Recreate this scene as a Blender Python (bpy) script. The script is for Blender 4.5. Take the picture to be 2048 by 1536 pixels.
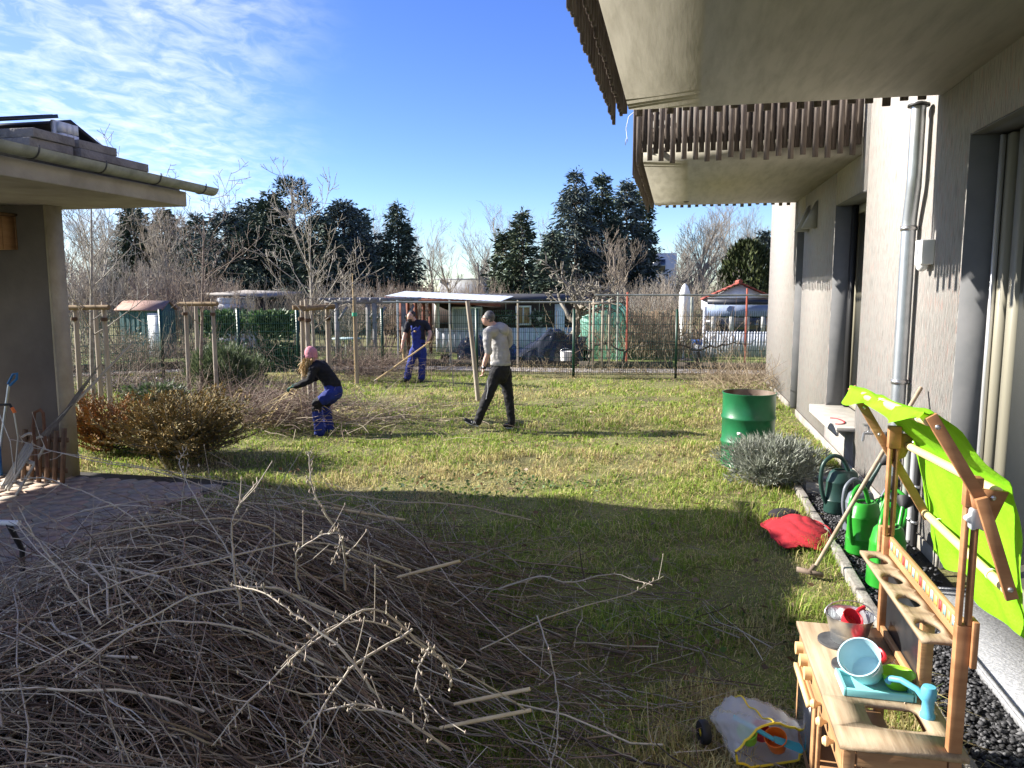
import bpy, bmesh, math, random
import numpy as np
from mathutils import Vector, Matrix, Euler
for o in list(bpy.data.objects): bpy.data.objects.remove(o)
R = math.radians
scn = bpy.context.scene
COL = scn.collection
rng = np.random.default_rng(7)
random.seed(7)

# ------------------------------------------------------------------ camera
CAMH = 2.1; PITCH = R(7.0); YAW = R(12.1); FPX = 1538.0     # focal length in pixels of the 2048 px wide photograph
cd = bpy.data.cameras.new('camera'); cam = bpy.data.objects.new('camera', cd); COL.objects.link(cam)
cam.location = (0, 0, CAMH); cam.rotation_euler = (R(90) - PITCH, 0, YAW)
cd.sensor_width = 36; cd.lens = FPX / 2048 * 36; cd.clip_start = .05; cd.clip_end = 3000
scn.camera = cam

# ------------------------------------------------------------------ sky and sun
SUN_EL = R(28.6); SUN_DIR = Vector((math.cos(SUN_EL), -0.02, -math.sin(SUN_EL))).normalized()   # direction the light travels
w = bpy.data.worlds.new('World'); scn.world = w; w.use_nodes = True
wn = w.node_tree; wn.nodes.clear()
def wnode(t, **k):
    n = wn.nodes.new(t)
    for a, b in k.items(): setattr(n, a, b)
    return n
wout = wnode('ShaderNodeOutputWorld'); wbg = wnode('ShaderNodeBackground')
sky = wnode('ShaderNodeTexSky'); sky.sky_type = 'NISHITA'; sky.sun_disc = False
sky.sun_elevation = SUN_EL; sky.sun_rotation = R(-90); sky.altitude = 300; sky.air_density = 1.0; sky.dust_density = .05; sky.ozone_density = 5.5
wbg.inputs['Strength'].default_value = .098
# thin cirrus: noise on a high flat layer (direction / height), only on the side of the sky where the veil hangs
tc = wnode('ShaderNodeTexCoord'); sep = wnode('ShaderNodeSeparateXYZ'); wn.links.new(tc.outputs['Generated'], sep.inputs[0])
def wmath(op, a, b=None, c=None):
    n = wnode('ShaderNodeMath', operation=op)
    for i, v in enumerate((a, b, c)):
        if v is None: continue
        if isinstance(v, (int, float)): n.inputs[i].default_value = v
        else: wn.links.new(v, n.inputs[i])
    return n.outputs[0]
zc = wmath('MAXIMUM', wmath('ADD', sep.outputs[2], .10), .03)
cx = wmath('DIVIDE', sep.outputs[0], zc); cy = wmath('DIVIDE', sep.outputs[1], zc)
comb = wnode('ShaderNodeCombineXYZ'); wn.links.new(cx, comb.inputs[0]); wn.links.new(cy, comb.inputs[1])
mp = wnode('ShaderNodeMapping'); mp.inputs['Rotation'].default_value = (0, 0, R(28)); mp.inputs['Scale'].default_value = (2.2, 1.5, 1)
wn.links.new(comb.outputs[0], mp.inputs[0])
n1 = wnode('ShaderNodeTexNoise'); n1.inputs['Scale'].default_value = 4.2; n1.inputs['Detail'].default_value = 9; n1.inputs['Roughness'].default_value = .6; n1.inputs['Distortion'].default_value = .55
n2 = wnode('ShaderNodeTexNoise'); n2.inputs['Scale'].default_value = .9; n2.inputs['Detail'].default_value = 3
wn.links.new(mp.outputs[0], n1.inputs[0]); wn.links.new(comb.outputs[0], n2.inputs[0])
side = wnode('ShaderNodeMapRange'); side.interpolation_type = 'SMOOTHSTEP'
ang = wmath('DIVIDE', sep.outputs[0], wmath('MAXIMUM', sep.outputs[1], .01))
wob = wmath('MULTIPLY_ADD', n2.outputs[0], .30, -.15)
wn.links.new(wmath('ADD', ang, wob), side.inputs[0])
side.inputs[1].default_value = -.40; side.inputs[2].default_value = -.72; side.inputs[3].default_value = 0; side.inputs[4].default_value = 1
veil = wnode('ShaderNodeMapRange'); wn.links.new(n1.outputs[0], veil.inputs[0]); veil.inputs[1].default_value = .40; veil.inputs[2].default_value = .80
cl = wmath('MULTIPLY', wmath('MULTIPLY_ADD', veil.outputs[0], .72, .12), side.outputs[0])
cmix = wnode('ShaderNodeMixRGB'); wn.links.new(cl, cmix.inputs[0]); hsv = wnode('ShaderNodeHueSaturation'); hsv.inputs['Saturation'].default_value = 1.14; hsv.inputs['Hue'].default_value = .522; hsv.inputs['Value'].default_value = .84; wn.links.new(sky.outputs[0], hsv.inputs['Color']); wn.links.new(hsv.outputs[0], cmix.inputs[1]); cmix.inputs[2].default_value = (4.5, 4.75, 5.1, 1)
wn.links.new(cmix.outputs[0], wbg.inputs[0]); wn.links.new(wbg.outputs[0], wout.inputs[0])
sd = bpy.data.lights.new('sun', 'SUN'); sd.energy = 5.0; sd.angle = R(.53); sd.color = (1, .945, .86)
so = bpy.data.objects.new('sun', sd); COL.objects.link(so); so.rotation_euler = SUN_DIR.to_track_quat('-Z', 'Y').to_euler(); so.location = (-20, 8, 20)
vs = scn.view_settings; vs.view_transform = 'Standard'; vs.look = 'None'; vs.gamma = 1; vs.use_curve_mapping = False; vs.exposure = 1.58

# ------------------------------------------------------------------ measuring helpers: photograph pixel + distance -> point of the place
_fw = np.array([-math.sin(YAW)*math.cos(PITCH), math.cos(YAW)*math.cos(PITCH), -math.sin(PITCH)])
_rt = np.array([math.cos(YAW), math.sin(YAW), 0.]); _up = np.cross(_rt, _fw); _C = np.array([0, 0, CAMH])
def _ray(x, y): return _fw + _rt*(x-1024)/FPX - _up*(y-768)/FPX
def W(x, y, Z): return _C + _ray(x, y)*Z
def Gd(x, y, z=0.): d = _ray(x, y); return _C + d*(z-CAMH)/d[2]
def gx(x, Z):        # ground point under column x at camera distance Z
    p = W(x, 579, Z); return np.array([p[0], p[1], 0.])
def hz(y, Z): return CAMH + (579-y)/FPX*Z      # height of picture row y at distance Z (close to the horizon)

# ------------------------------------------------------------------ materials
MATS = {}
def M(name, c1=(.5, .5, .5), c2=None, scale=6., rough=.8, bump=0., bscale=40., metal=0., stretch=(1, 1, 1), lo=.35, hi=.65, detail=6, spec=.4, trans=0., vcol=False, c3=None, coat=0.):
    if name in MATS: return MATS[name]
    m = bpy.data.materials.new(name); m.use_nodes = True; nt = m.node_tree; b = nt.nodes['Principled BSDF']
    b.inputs['Roughness'].default_value = rough; b.inputs['Metallic'].default_value = metal; b.inputs['Specular IOR Level'].default_value = spec
    if coat: b.inputs['Coat Weight'].default_value = coat
    L = nt.links.new
    t = nt.nodes.new('ShaderNodeTexCoord'); mpn = nt.nodes.new('ShaderNodeMapping'); mpn.inputs['Scale'].default_value = stretch
    L(t.outputs['Object'], mpn.inputs[0])
    src = None
    if c2 is not None:
        n = nt.nodes.new('ShaderNodeTexNoise'); n.inputs['Scale'].default_value = scale; n.inputs['Detail'].default_value = detail; n.inputs['Roughness'].default_value = .6
        L(mpn.outputs[0], n.inputs[0])
        r = nt.nodes.new('ShaderNodeValToRGB'); r.color_ramp.elements[0].position = lo; r.color_ramp.elements[1].position = hi
        r.color_ramp.elements[0].color = (*c1, 1); r.color_ramp.elements[1].color = (*c2, 1)
        if c3:
            e = r.color_ramp.elements.new(min(.95, hi+.17)); e.color = (*c3, 1)
        L(n.outputs[0], r.inputs[0]); src = r.outputs[0]
    if vcol:
        a = nt.nodes.new('ShaderNodeAttribute'); a.attribute_name = 'Col'
        if src is None: src = a.outputs[0]
        else:
            mx = nt.nodes.new('ShaderNodeMixRGB'); mx.blend_type = 'MULTIPLY'; mx.inputs[0].default_value = 1
            L(src, mx.inputs[1]); L(a.outputs[0], mx.inputs[2]); src = mx.outputs[0]
    if src is None: b.inputs['Base Color'].default_value = (*c1, 1)
    else: L(src, b.inputs['Base Color'])
    if trans:
        b.inputs['Subsurface Weight'].default_value = 0
        tr = nt.nodes.new('ShaderNodeBsdfTranslucent'); ms = nt.nodes.new('ShaderNodeMixShader'); ms.inputs[0].default_value = trans
        if src is None: tr.inputs[0].default_value = (*c1, 1)
        else: L(src, tr.inputs[0])
        L(b.outputs[0], ms.inputs[1]); L(tr.outputs[0], ms.inputs[2]); L(ms.outputs[0], nt.nodes['Material Output'].inputs[0])
    if bump:
        n = nt.nodes.new('ShaderNodeTexNoise'); n.inputs['Scale'].default_value = bscale; n.inputs['Detail'].default_value = 5
        L(mpn.outputs[0], n.inputs[0]); bp = nt.nodes.new('ShaderNodeBump'); bp.inputs['Strength'].default_value = bump; bp.inputs['Distance'].default_value = .02
        L(n.outputs[0], bp.inputs['Height']); L(bp.outputs[0], b.inputs['Normal'])
    MATS[name] = m
    return m
def M_glass(name, tint=(.03, .035, .04), rough=.05):
    m = M(name, tint, rough=rough, spec=.9); return m
def M_clear(name, c=(.9, .9, .9), a=.25, rough=.15):
    if name in MATS: return MATS[name]
    m = bpy.data.materials.new(name); m.use_nodes = True; nt = m.node_tree; b = nt.nodes['Principled BSDF']
    b.inputs['Base Color'].default_value = (*c, 1); b.inputs['Roughness'].default_value = rough
    tr = nt.nodes.new('ShaderNodeBsdfTransparent'); mx = nt.nodes.new('ShaderNodeMixShader'); mx.inputs[0].default_value = a
    nt.links.new(tr.outputs[0], mx.inputs[1]); nt.links.new(b.outputs[0], mx.inputs[2]); nt.links.new(mx.outputs[0], nt.nodes['Material Output'].inputs[0])
    MATS[name] = m; return m

plaster = M('plaster', (.225, .213, .196), (.375, .36, .335), scale=58, rough=.95, bump=.9, bscale=80, stretch=(1, 1.0, .10), lo=.32, hi=.54, c3=(.40, .21, .17))
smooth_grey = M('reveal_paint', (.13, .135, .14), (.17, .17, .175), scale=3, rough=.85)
soffit = M('concrete_soffit', (.32, .30, .245), (.465, .44, .37), scale=7, rough=.8, stretch=(1.6, .22, 1), lo=.22, hi=.58, detail=14, bump=.03, bscale=26, spec=.25)
concrete = M('concrete', (.25, .23, .195), (.39, .365, .32), scale=2.2, rough=.9, bump=.35, bscale=22, lo=.3, hi=.7)
concrete_dk = M('concrete_weathered', (.17, .15, .13), (.25, .225, .195), scale=1.4, rough=.92, bump=.2, bscale=14)
slatwood = M('grey_weathered_wood', (.085, .066, .055), (.19, .155, .13), scale=30, rough=.85, bump=.3, bscale=30, stretch=(1, 1, .12))
zinc = M('zinc', (.42, .45, .48), (.55, .58, .61), scale=5, rough=.38, metal=.85)
zinc_old = M('aged_zinc', (.20, .22, .19), (.33, .35, .31), scale=6, rough=.65, metal=.15)
white_plastic = M('white_plastic', (.75, .74, .71), rough=.4)
cream = M('cream_frame', (.36, .335, .25), rough=.45)
black_rub = M('black_rubber', (.012, .012, .013), rough=.6)
glassm = M_glass('window_glass')
wood = M('garden_wood', (.26, .13, .055), (.42, .24, .11), scale=5, rough=.65, bump=.15, bscale=26, stretch=(.3, .3, 3))
wood_top = M('counter_wood', (.23, .165, .10), (.35, .27, .18), scale=5, rough=.7, bump=.12, bscale=22, stretch=(9, .6, 9), spec=.2)
wood_red = M('stained_wood', (.24, .105, .04), (.38, .185, .08), scale=7, rough=.6, stretch=(.4, .4, 2))
wood_pale = M('pale_dowel', (.58, .40, .18), (.70, .52, .27), scale=7, rough=.55, stretch=(2, .2, 2))
wood_grey = M('grey_post_wood', (.24, .20, .15), (.42, .36, .28), scale=6, rough=.85, bump=.3, bscale=22, stretch=(1, 1, .15))
bark = M('bark', (.11, .09, .07), (.24, .21, .17), scale=14, rough=.95, bump=.5, bscale=40, stretch=(1, 1, .3))
bark_far = M('bark_far', (.10, .08, .062), (.20, .17, .135), scale=3, rough=.95)
twig = M('twig_bark', (.85, .85, .85), (1, 1, 1), scale=18, rough=.8, vcol=True)
leaf = M('leaf', (.8, .8, .8), (1, 1, 1), scale=3, rough=.6, vcol=True, trans=.22)
needle = M('needles', (.75, .75, .75), (1, 1, 1), scale=2, rough=.75, vcol=True, spec=.25)
grassm = M('grass_blade', (.8, .8, .8), (1, 1, 1), scale=2, rough=.7, vcol=True, trans=.42, spec=.25)
green_paint = M('green_barrel_paint', (.008, .095, .035), (.012, .14, .05), scale=4, rough=.36, bump=.05, bscale=60)
rust = M('rusty_steel', (.09, .055, .035), (.22, .17, .13), scale=8, rough=.85)
green_metal = M('green_fence_coat', (.006, .045, .026), rough=.45)
steel = M('steel', (.42, .42, .43), (.55, .55, .55), scale=9, rough=.35, metal=.9)

# ------------------------------------------------------------------ mesh helpers
def mesh_np(name, V, F):
    """V (n,3); F list of (m,k) int arrays"""
    me = bpy.data.meshes.new(name); V = np.asarray(V, np.float32)
    if not isinstance(F, list): F = [F]
    F = [np.asarray(f, np.int32) for f in F if len(f)]
    me.vertices.add(len(V)); me.vertices.foreach_set('co', V.ravel())
    nl = sum(f.size for f in F); npoly = sum(len(f) for f in F)
    me.loops.add(nl); me.polygons.add(npoly)
    me.loops.foreach_set('vertex_index', np.concatenate([f.ravel() for f in F]))
    tot = np.concatenate([np.full(len(f), f.shape[1], np.int32) for f in F]); st = np.concatenate([[0], np.cumsum(tot)[:-1]]).astype(np.int32)
    me.polygons.foreach_set('loop_start', st); me.polygons.foreach_set('loop_total', tot)
    me.update(calc_edges=True); return me
def setcol(me, C):
    a = me.color_attributes.new('Col', 'FLOAT_COLOR', 'POINT'); C = np.asarray(C, np.float32)
    if C.shape[1] == 3: C = np.concatenate([C, np.ones((len(C), 1), np.float32)], 1)
    a.data.foreach_set('color', C.ravel())
def link(o, parent=None):
    COL.objects.link(o)
    if parent is not None: o.parent = parent
    return o
def tag(o, label=None, cat=None, group=None, kind=None):
    if label: o['label'] = label
    if cat: o['category'] = cat
    if group: o['group'] = group
    if kind: o['kind'] = kind
    return o
def thing(name, label, cat, loc=(0, 0, 0), rz=0., group=None):
    o = bpy.data.objects.new(name, None); o.empty_display_size = .1; link(o); o.location = loc; o.rotation_euler = (0, 0, rz)
    return tag(o, label, cat, group)
def shade(me, on=True):
    me.polygons.foreach_set('use_smooth', [on]*len(me.polygons))
def world_to(parent, V):
    """points given in the place's coordinates -> the parent's own frame"""
    if parent is None: return V
    m = Matrix.LocRotScale(parent.location, parent.rotation_euler, None)
    p = parent.parent
    while p is not None:
        m = Matrix.LocRotScale(p.location, p.rotation_euler, None) @ m; p = p.parent
    A = np.array(m.inverted()); return np.asarray(V) @ A[:3, :3].T + A[:3, 3]
class MB:
    """collects boxes, tubes, lathes; build() links ONE mesh object"""
    def __init__(s): s.V = []; s.F = {}; s.n = 0
    def add(s, V, F):
        V = np.asarray(V, float); s.V.append(V)
        if isinstance(F, list) and not isinstance(F[0], np.ndarray):      # plain list of faces
            by = {}
            for f in F: by.setdefault(len(f), []).append(f)
            F = [np.array(v) for v in by.values()]
        for f in (F if isinstance(F, list) else [F]):
            f = np.asarray(f)
            if len(f): s.F.setdefault(f.shape[1], []).append(f + s.n)
        s.n += len(V); return s
    def box(s, a, b, rot=None, piv=None):
        """axis box from corner a to corner b, optionally turned (Euler) about piv"""
        a, b2 = np.minimum(np.array(a, float), np.array(b, float)), np.maximum(np.array(a, float), np.array(b, float))
        V = np.array([[x, y, z] for z in (a[2], b2[2]) for y in (a[1], b2[1]) for x in (a[0], b2[0])])
        if rot is not None:
            m = np.array(Euler(rot).to_matrix()); p = np.array(piv if piv is not None else V.mean(0)); V = (V - p) @ m.T + p
        return s.add(V, [[0, 2, 3, 1], [4, 5, 7, 6], [0, 1, 5, 4], [2, 6, 7, 3], [0, 4, 6, 2], [1, 3, 7, 5]])
    def bar(s, p, q, wd, th, up=(0, 0, 1)):
        """rectangular bar from p to q"""
        p = np.array(p, float); q = np.array(q, float); d = q - p; d /= np.linalg.norm(d); u = np.array(up, float)
        a = np.cross(d, u); a /= np.linalg.norm(a); c = np.cross(a, d)
        V = [x + a*wd/2*i + c*th/2*j for x in (p, q) for i, j in ((-1, -1), (1, -1), (1, 1), (-1, 1))]
        return s.add(V, [[0, 3, 2, 1], [4, 5, 6, 7], [0, 1, 5, 4], [1, 2, 6, 5], [2, 3, 7, 6], [3, 0, 4, 7]])
    def tube(s, P, r, n=8, cap=True, flat=1., ref=None):
        P = np.asarray(P, float); k = len(P); r = np.broadcast_to(np.asarray(r, float), (k,))
        T = np.gradient(P, axis=0); T /= np.linalg.norm(T, axis=1)[:, None] + 1e-9
        ref = np.array(ref if ref is not None else ((0, 0, 1.) if abs(T[:, 2]).mean() < .8 else (1., 0, 0)))
        A = np.cross(T, ref); A /= np.linalg.norm(A, axis=1)[:, None] + 1e-9; B = np.cross(T, A)
        t = np.linspace(0, 2*np.pi, n, endpoint=False)
        V = P[:, None] + r[:, None, None]*(A[:, None]*np.cos(t)[None, :, None] + flat*B[:, None]*np.sin(t)[None, :, None])
        i = np.arange(k-1)[:, None]*n; j = np.arange(n)[None]; j2 = (j+1) % n
        F = np.stack([i+j, i+j2, i+n+j2, i+n+j], -1).reshape(-1, 4)
        s.add(V.reshape(-1, 3), F)
        if cap:
            for kk, rev in ((0, 1), (k-1, 0)):
                idx = np.arange(n); idx = idx[::-1] if rev else idx
                s.add(V[kk][idx], [np.arange(n)[None]])
        return s
    def lathe(s, prof, n=24, c=(0, 0, 0), axis=None, sx=1., sy=1., cap0=False, cap1=False):
        """profile of (radius, height) turned about z (or axis) at c"""
        prof = np.array(prof, float); t = np.linspace(0, 2*np.pi, n, endpoint=False); k = len(prof)
        V = np.stack([prof[:, 0, None]*np.cos(t)*sx, prof[:, 0, None]*np.sin(t)*sy, np.repeat(prof[:, 1, None], n, 1)], -1).reshape(-1, 3)
        if axis is not None:
            q = np.array(Vector((0, 0, 1)).rotation_difference(Vector(axis)).to_matrix()); V = V @ q.T
        V = V + np.array(c)
        i = np.arange(k-1)[:, None]*n; j = np.arange(n)[None]; j2 = (j+1) % n
        F = [np.stack([i+j, i+j2, i+n+j2, i+n+j], -1).reshape(-1, 4)]
        s.add(V, F)
        if cap0: s.add(V[:n][::-1], [np.arange(n)[None]])
        if cap1: s.add(V[-n:], [np.arange(n)[None]])
        return s
    def prism(s, poly, d):
        """flat polygon (k,3) pushed along vector d"""
        P = np.array(poly, float); k = len(P); V = np.concatenate([P, P + np.array(d, float)])
        s.add(V, [np.arange(k)[None][:, ::-1], np.arange(k, 2*k)[None]])
        s.F.setdefault(4, []).append(np.array([[i, (i+1) % k, k+(i+1) % k, k+i] for i in range(k)]) + s.n - 2*k)
        return s
    def ellipsoid(s, c, r, n=14, m=9, rot=None):
        th = np.linspace(0, np.pi, m); pr = np.stack([np.sin(th)+1e-4, -np.cos(th)], 1)
        t = np.linspace(0, 2*np.pi, n, endpoint=False)
        V = np.stack([pr[:, 0, None]*np.cos(t), pr[:, 0, None]*np.sin(t), np.repeat(pr[:, 1, None], n, 1)], -1).reshape(-1, 3)*np.array(r)
        if rot is not None: V = V @ np.array(Euler(rot).to_matrix()).T
        i = np.arange(m-1)[:, None]*n; j = np.arange(n)[None]; j2 = (j+1) % n
        return s.add(V + np.array(c), np.stack([i+j, i+j2, i+n+j2, i+n+j], -1).reshape(-1, 4))
    def arrays(s): return np.concatenate(s.V), [np.concatenate(v) for v in s.F.values()]
    def build(s, name, mat, parent=None, smooth=False, bevel=0., local=False):
        V, F = s.arrays()
        if not local: V = world_to(parent, V)
        me = mesh_np(name, V, F)
        if smooth: shade(me)
        if mat: me.materials.append(mat)
        o = bpy.data.objects.new(name, me); link(o, parent)
        if bevel:
            b = o.modifiers.new('bevel', 'BEVEL'); b.width = bevel; b.segments = 2; b.limit_method = 'ANGLE'
        if smooth:
            try: me.set_sharp_from_angle(angle=R(42))
            except Exception: pass
        return o
def dup(root, loc=None, rz=None, label=None):
    r = root.copy(); COL.objects.link(r)
    if loc is not None: r.location = loc
    if rz is not None: r.rotation_euler = (0, 0, rz)
    if label: r['label'] = label
    for ch in list(root.children):
        c = ch.copy(); COL.objects.link(c); c.parent = r
        for g in list(ch.children):
            d = g.copy(); COL.objects.link(d); d.parent = c
    return r

def tubes(P, Rr, n=3):
    """batch of N bent rods: P (N,k,3), Rr (N,k) -> verts, quads"""
    P = np.asarray(P, float); N, k, _ = P.shape
    T = np.gradient(P, axis=1); T /= np.linalg.norm(T, axis=2)[..., None] + 1e-9
    ref = np.where(np.abs(T[..., 2:3]) < .85, np.array([0, 0, 1.]), np.array([1., 0, 0]))
    A = np.cross(T, ref); A /= np.linalg.norm(A, axis=2)[..., None] + 1e-9; B = np.cross(T, A)
    t = np.linspace(0, 2*np.pi, n, endpoint=False)
    V = P[:, :, None] + np.asarray(Rr)[:, :, None, None]*(A[:, :, None]*np.cos(t)[:, None] + B[:, :, None]*np.sin(t)[:, None])
    base = (np.arange(N)*k*n)[:, None, None]; i = (np.arange(k-1)*n)[None, :, None]; j = np.arange(n)[None, None]; j2 = (j+1) % n
    F = np.stack([base+i+j, base+i+j2, base+i+n+j2, base+i+n+j], -1).reshape(-1, 4)
    return V.reshape(-1, 3), F
def cards(P, D, L, Wd, fold=.0):
    """N diamond-shaped leaves: base P, direction D, length L, width Wd"""
    P = np.asarray(P, float); N = len(P); D = np.asarray(D, float); D = D/(np.linalg.norm(D, axis=1)[:, None]+1e-9)
    S = np.cross(D, rng.normal(size=(N, 3))); S /= np.linalg.norm(S, axis=1)[:, None]+1e-9
    L = np.broadcast_to(L, (N,))[:, None]; Wd = np.broadcast_to(Wd, (N,))[:, None]
    V = np.stack([P, P + D*L*.45 + S*Wd/2, P + D*L, P + D*L*.45 - S*Wd/2], 1).reshape(-1, 3)
    F = np.arange(4*N).reshape(N, 4); return V, F
def npobj(name, V, F, mat, parent=None, col=None, smooth=False):
    me = mesh_np(name, world_to(parent, V), F)
    if col is not None: setcol(me, col)
    me.materials.append(mat)
    if smooth: shade(me)
    return link(bpy.data.objects.new(name, me), parent)
def vary(base, n, amt=.25, k=1):
    """n random tints of a colour, each repeated k times"""
    c = np.array(base)[None]*(1 + rng.uniform(-amt, amt, (n, 1))) * (1 + rng.uniform(-amt*.35, amt*.35, (n, 3)))
    return np.repeat(np.clip(c, .003, .95), k, 0)
def pick(pal, n, k=1, amt=.25):
    pal = np.array(pal); c = pal[rng.integers(0, len(pal), n)]*(1 + rng.uniform(-amt, amt, (n, 1))); return np.repeat(np.clip(c, .003, .95), k, 0)

# ================================================================== THE SETTING
def bumps(x, y):
    h = .018*np.sin(1.9*x+.7*y)+.014*np.sin(.8*x-2.3*y+1)+.01*np.sin(4.1*x+3.3*y)+.008*np.sin(5.7*y-2.9*x)
    ins = 1/(1+np.exp(-(1.0-x)*9)) * 1/(1+np.exp(-(x+14)*3)) * 1/(1+np.exp(-(18.2-y)*4))
    # paved corner stays level
    pav = 1/(1+np.exp(-(x+4.2+.0*y)*5)); pav = np.where(y > 8, 1, pav)
    return (h-.02)*ins*pav
def axisv(a, b, step, far):
    mid = np.arange(a, b+1e-6, step); lo = a - np.geomspace(step*1.5, far, 26)[::-1]; hi = b + np.geomspace(step*1.5, far, 26)
    return np.concatenate([lo, mid, hi])
gx_, gy_ = axisv(-15, 3, .12, 900), axisv(1, 20, .12, 900)
XX, YY = np.meshgrid(gx_, gy_); ZZ = bumps(XX, YY) - .012
nx, ny = len(gx_), len(gy_)
I = (np.arange(ny-1)[:, None]*nx + np.arange(nx-1)[None]).ravel()
ground_m = M('ground_soil_grass', (.095, .08, .038), (.18, .18, .055), scale=1.3, rough=.95, bump=.8, bscale=30, lo=.3, hi=.68, c3=(.16, .13, .065), detail=12)
g = npobj('ground', np.stack([XX, YY, ZZ], -1).reshape(-1, 3), np.stack([I, I+1, I+nx+1, I+nx], -1), ground_m, smooth=True); tag(g, kind='structure')

# ---- apartment building on the right: wall plane at X = 2, openings, balconies
B = thing('apartment_building', 'grey scraped-plaster apartment building with slatted wooden balconies along the lawn', 'building', (2, 9, 0))
wl = MB(); T0, T1 = 2.0, 2.32; TOP = 7.2
for y0, y1, z0, z1 in [(14.34, 18.3, 0, TOP), (13.53, 14.34, 3.25, TOP), (11.0, 13.53, 0, TOP), (9.25, 11.0, 3.2, TOP), (9.25, 11.0, -.1, .5), (6.2, 9.25, -.1, TOP), (1.0, 6.2, 3.2, TOP), (-4, 1.0, -.1, TOP)]:
    wl.box((T0, y0, z0 if z0 else -.1), (T1, y1, z1))
wl.box((T1, 18.0, -.1), (11, 18.3, TOP))
wall = wl.build('wall', plaster, B)
bk = MB(); bk.box((2.62, -4, -.1), (11, 17.95, TOP)); bk.build('interior', M('dark_interior', (.02, .02, .022), rough=.9), B)
pl = MB(); pl.box((1.975, 6.22, -.1), (1.998, 13.5, .10)); pl.box((1.975, 14.36, -.1), (1.998, 18.32, .10))
pl.build('plinth', M('plinth_render', (.22, .20, .17), (.32, .30, .26), scale=4, rough=.9, bump=.2), B)
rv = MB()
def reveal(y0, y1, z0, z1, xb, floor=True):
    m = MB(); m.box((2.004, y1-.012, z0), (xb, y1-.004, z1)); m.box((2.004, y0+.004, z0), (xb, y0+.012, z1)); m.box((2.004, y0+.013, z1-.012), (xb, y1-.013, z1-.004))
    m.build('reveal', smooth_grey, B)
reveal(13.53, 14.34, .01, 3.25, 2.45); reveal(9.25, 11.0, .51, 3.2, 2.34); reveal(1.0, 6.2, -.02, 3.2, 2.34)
# window with ledge
wd = MB(); x = 2.26
for a, b in (((x, 9.27, .56), (x+.06, 9.37, 3.18)), ((x, 10.88, .56), (x+.06, 10.98, 3.18)), ((x, 9.37, .56), (x+.06, 10.88, .66)), ((x, 9.37, 3.08), (x+.06, 10.88, 3.18)), ((x, 10.1, .66), (x+.06, 10.18, 3.08))): wd.box(a, b)
wf = wd.build('window', cream, B); gp = MB(); gp.box((x+.025, 9.372, .662), (x+.035, 10.098, 3.078)); gp.build('pane', glassm, wf); gp = MB(); gp.box((x+.025, 10.182, .662), (x+.035, 10.878, 3.078)); gp.build('pane', glassm, wf)
gs = MB(); gs.box((2.2, 10.84, .55), (2.255, 10.985, 3.18)); gs.build('seal', black_rub, wf)
sl = MB(); sl.box((1.80, 9.2, .50), (2.27, 11.06, .545)); sl.box((1.80, 9.2, .44), (1.83, 11.06, .50)); sill = sl.build('window_sill', M('sill_render', (.34, .32, .28), (.44, .42, .38), scale=6, rough=.8), B, bevel=.006)
rm = MB(); rm.tube([(1.86+.10*math.cos(a), 9.62+.22*math.sin(a), .549) for a in np.linspace(-1.9, 1.7, 14)], .008, 5); rm.build('paint_mark', M('red_paint', (.55, .02, .03), rough=.5), sill)
# far niche door
nd = MB(); nd.box((2.42, 13.56, 0), (2.46, 14.31, 3.2)); nd.build('door', M('dark_door', (.06, .06, .065), rough=.5), B)
# glazed terrace door: profiles and panes
td = MB()
for y0, y1, xx in ((6.02, 6.16, 2.21), (5.82, 5.93, 2.22), (4.2, 4.34, 2.22), (2.4, 2.54, 2.22), (1.03, 1.15, 2.22)): td.box((xx, y0, .02), (xx+.08, y1, 3.17))
td.box((2.225, 1.15, .02), (2.285, 5.82, .16)); td.box((2.225, 1.15, 3.05), (2.285, 5.82, 3.17))
tdo = td.build('terrace_door', M('door_frame', (.22, .205, .155), rough=.5), B)
for y0, y1 in ((4.34, 5.82), (2.54, 4.2), (1.15, 2.4)):
    q = MB(); q.box((2.25, y0, .16), (2.26, y1, 3.05)); q.build('pane', glassm, tdo)
q = MB(); q.box((2.19, 6.14, .02), (2.24, 6.186, 3.17)); q.build('seal', black_rub, tdo)
q = MB(); q.box((2.17, 6.10, .02), (2.20, 6.125, 3.17)); q.build('guide_rail', M('aluminium', (.75, .75, .75), rough=.3, metal=.6), tdo)
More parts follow.
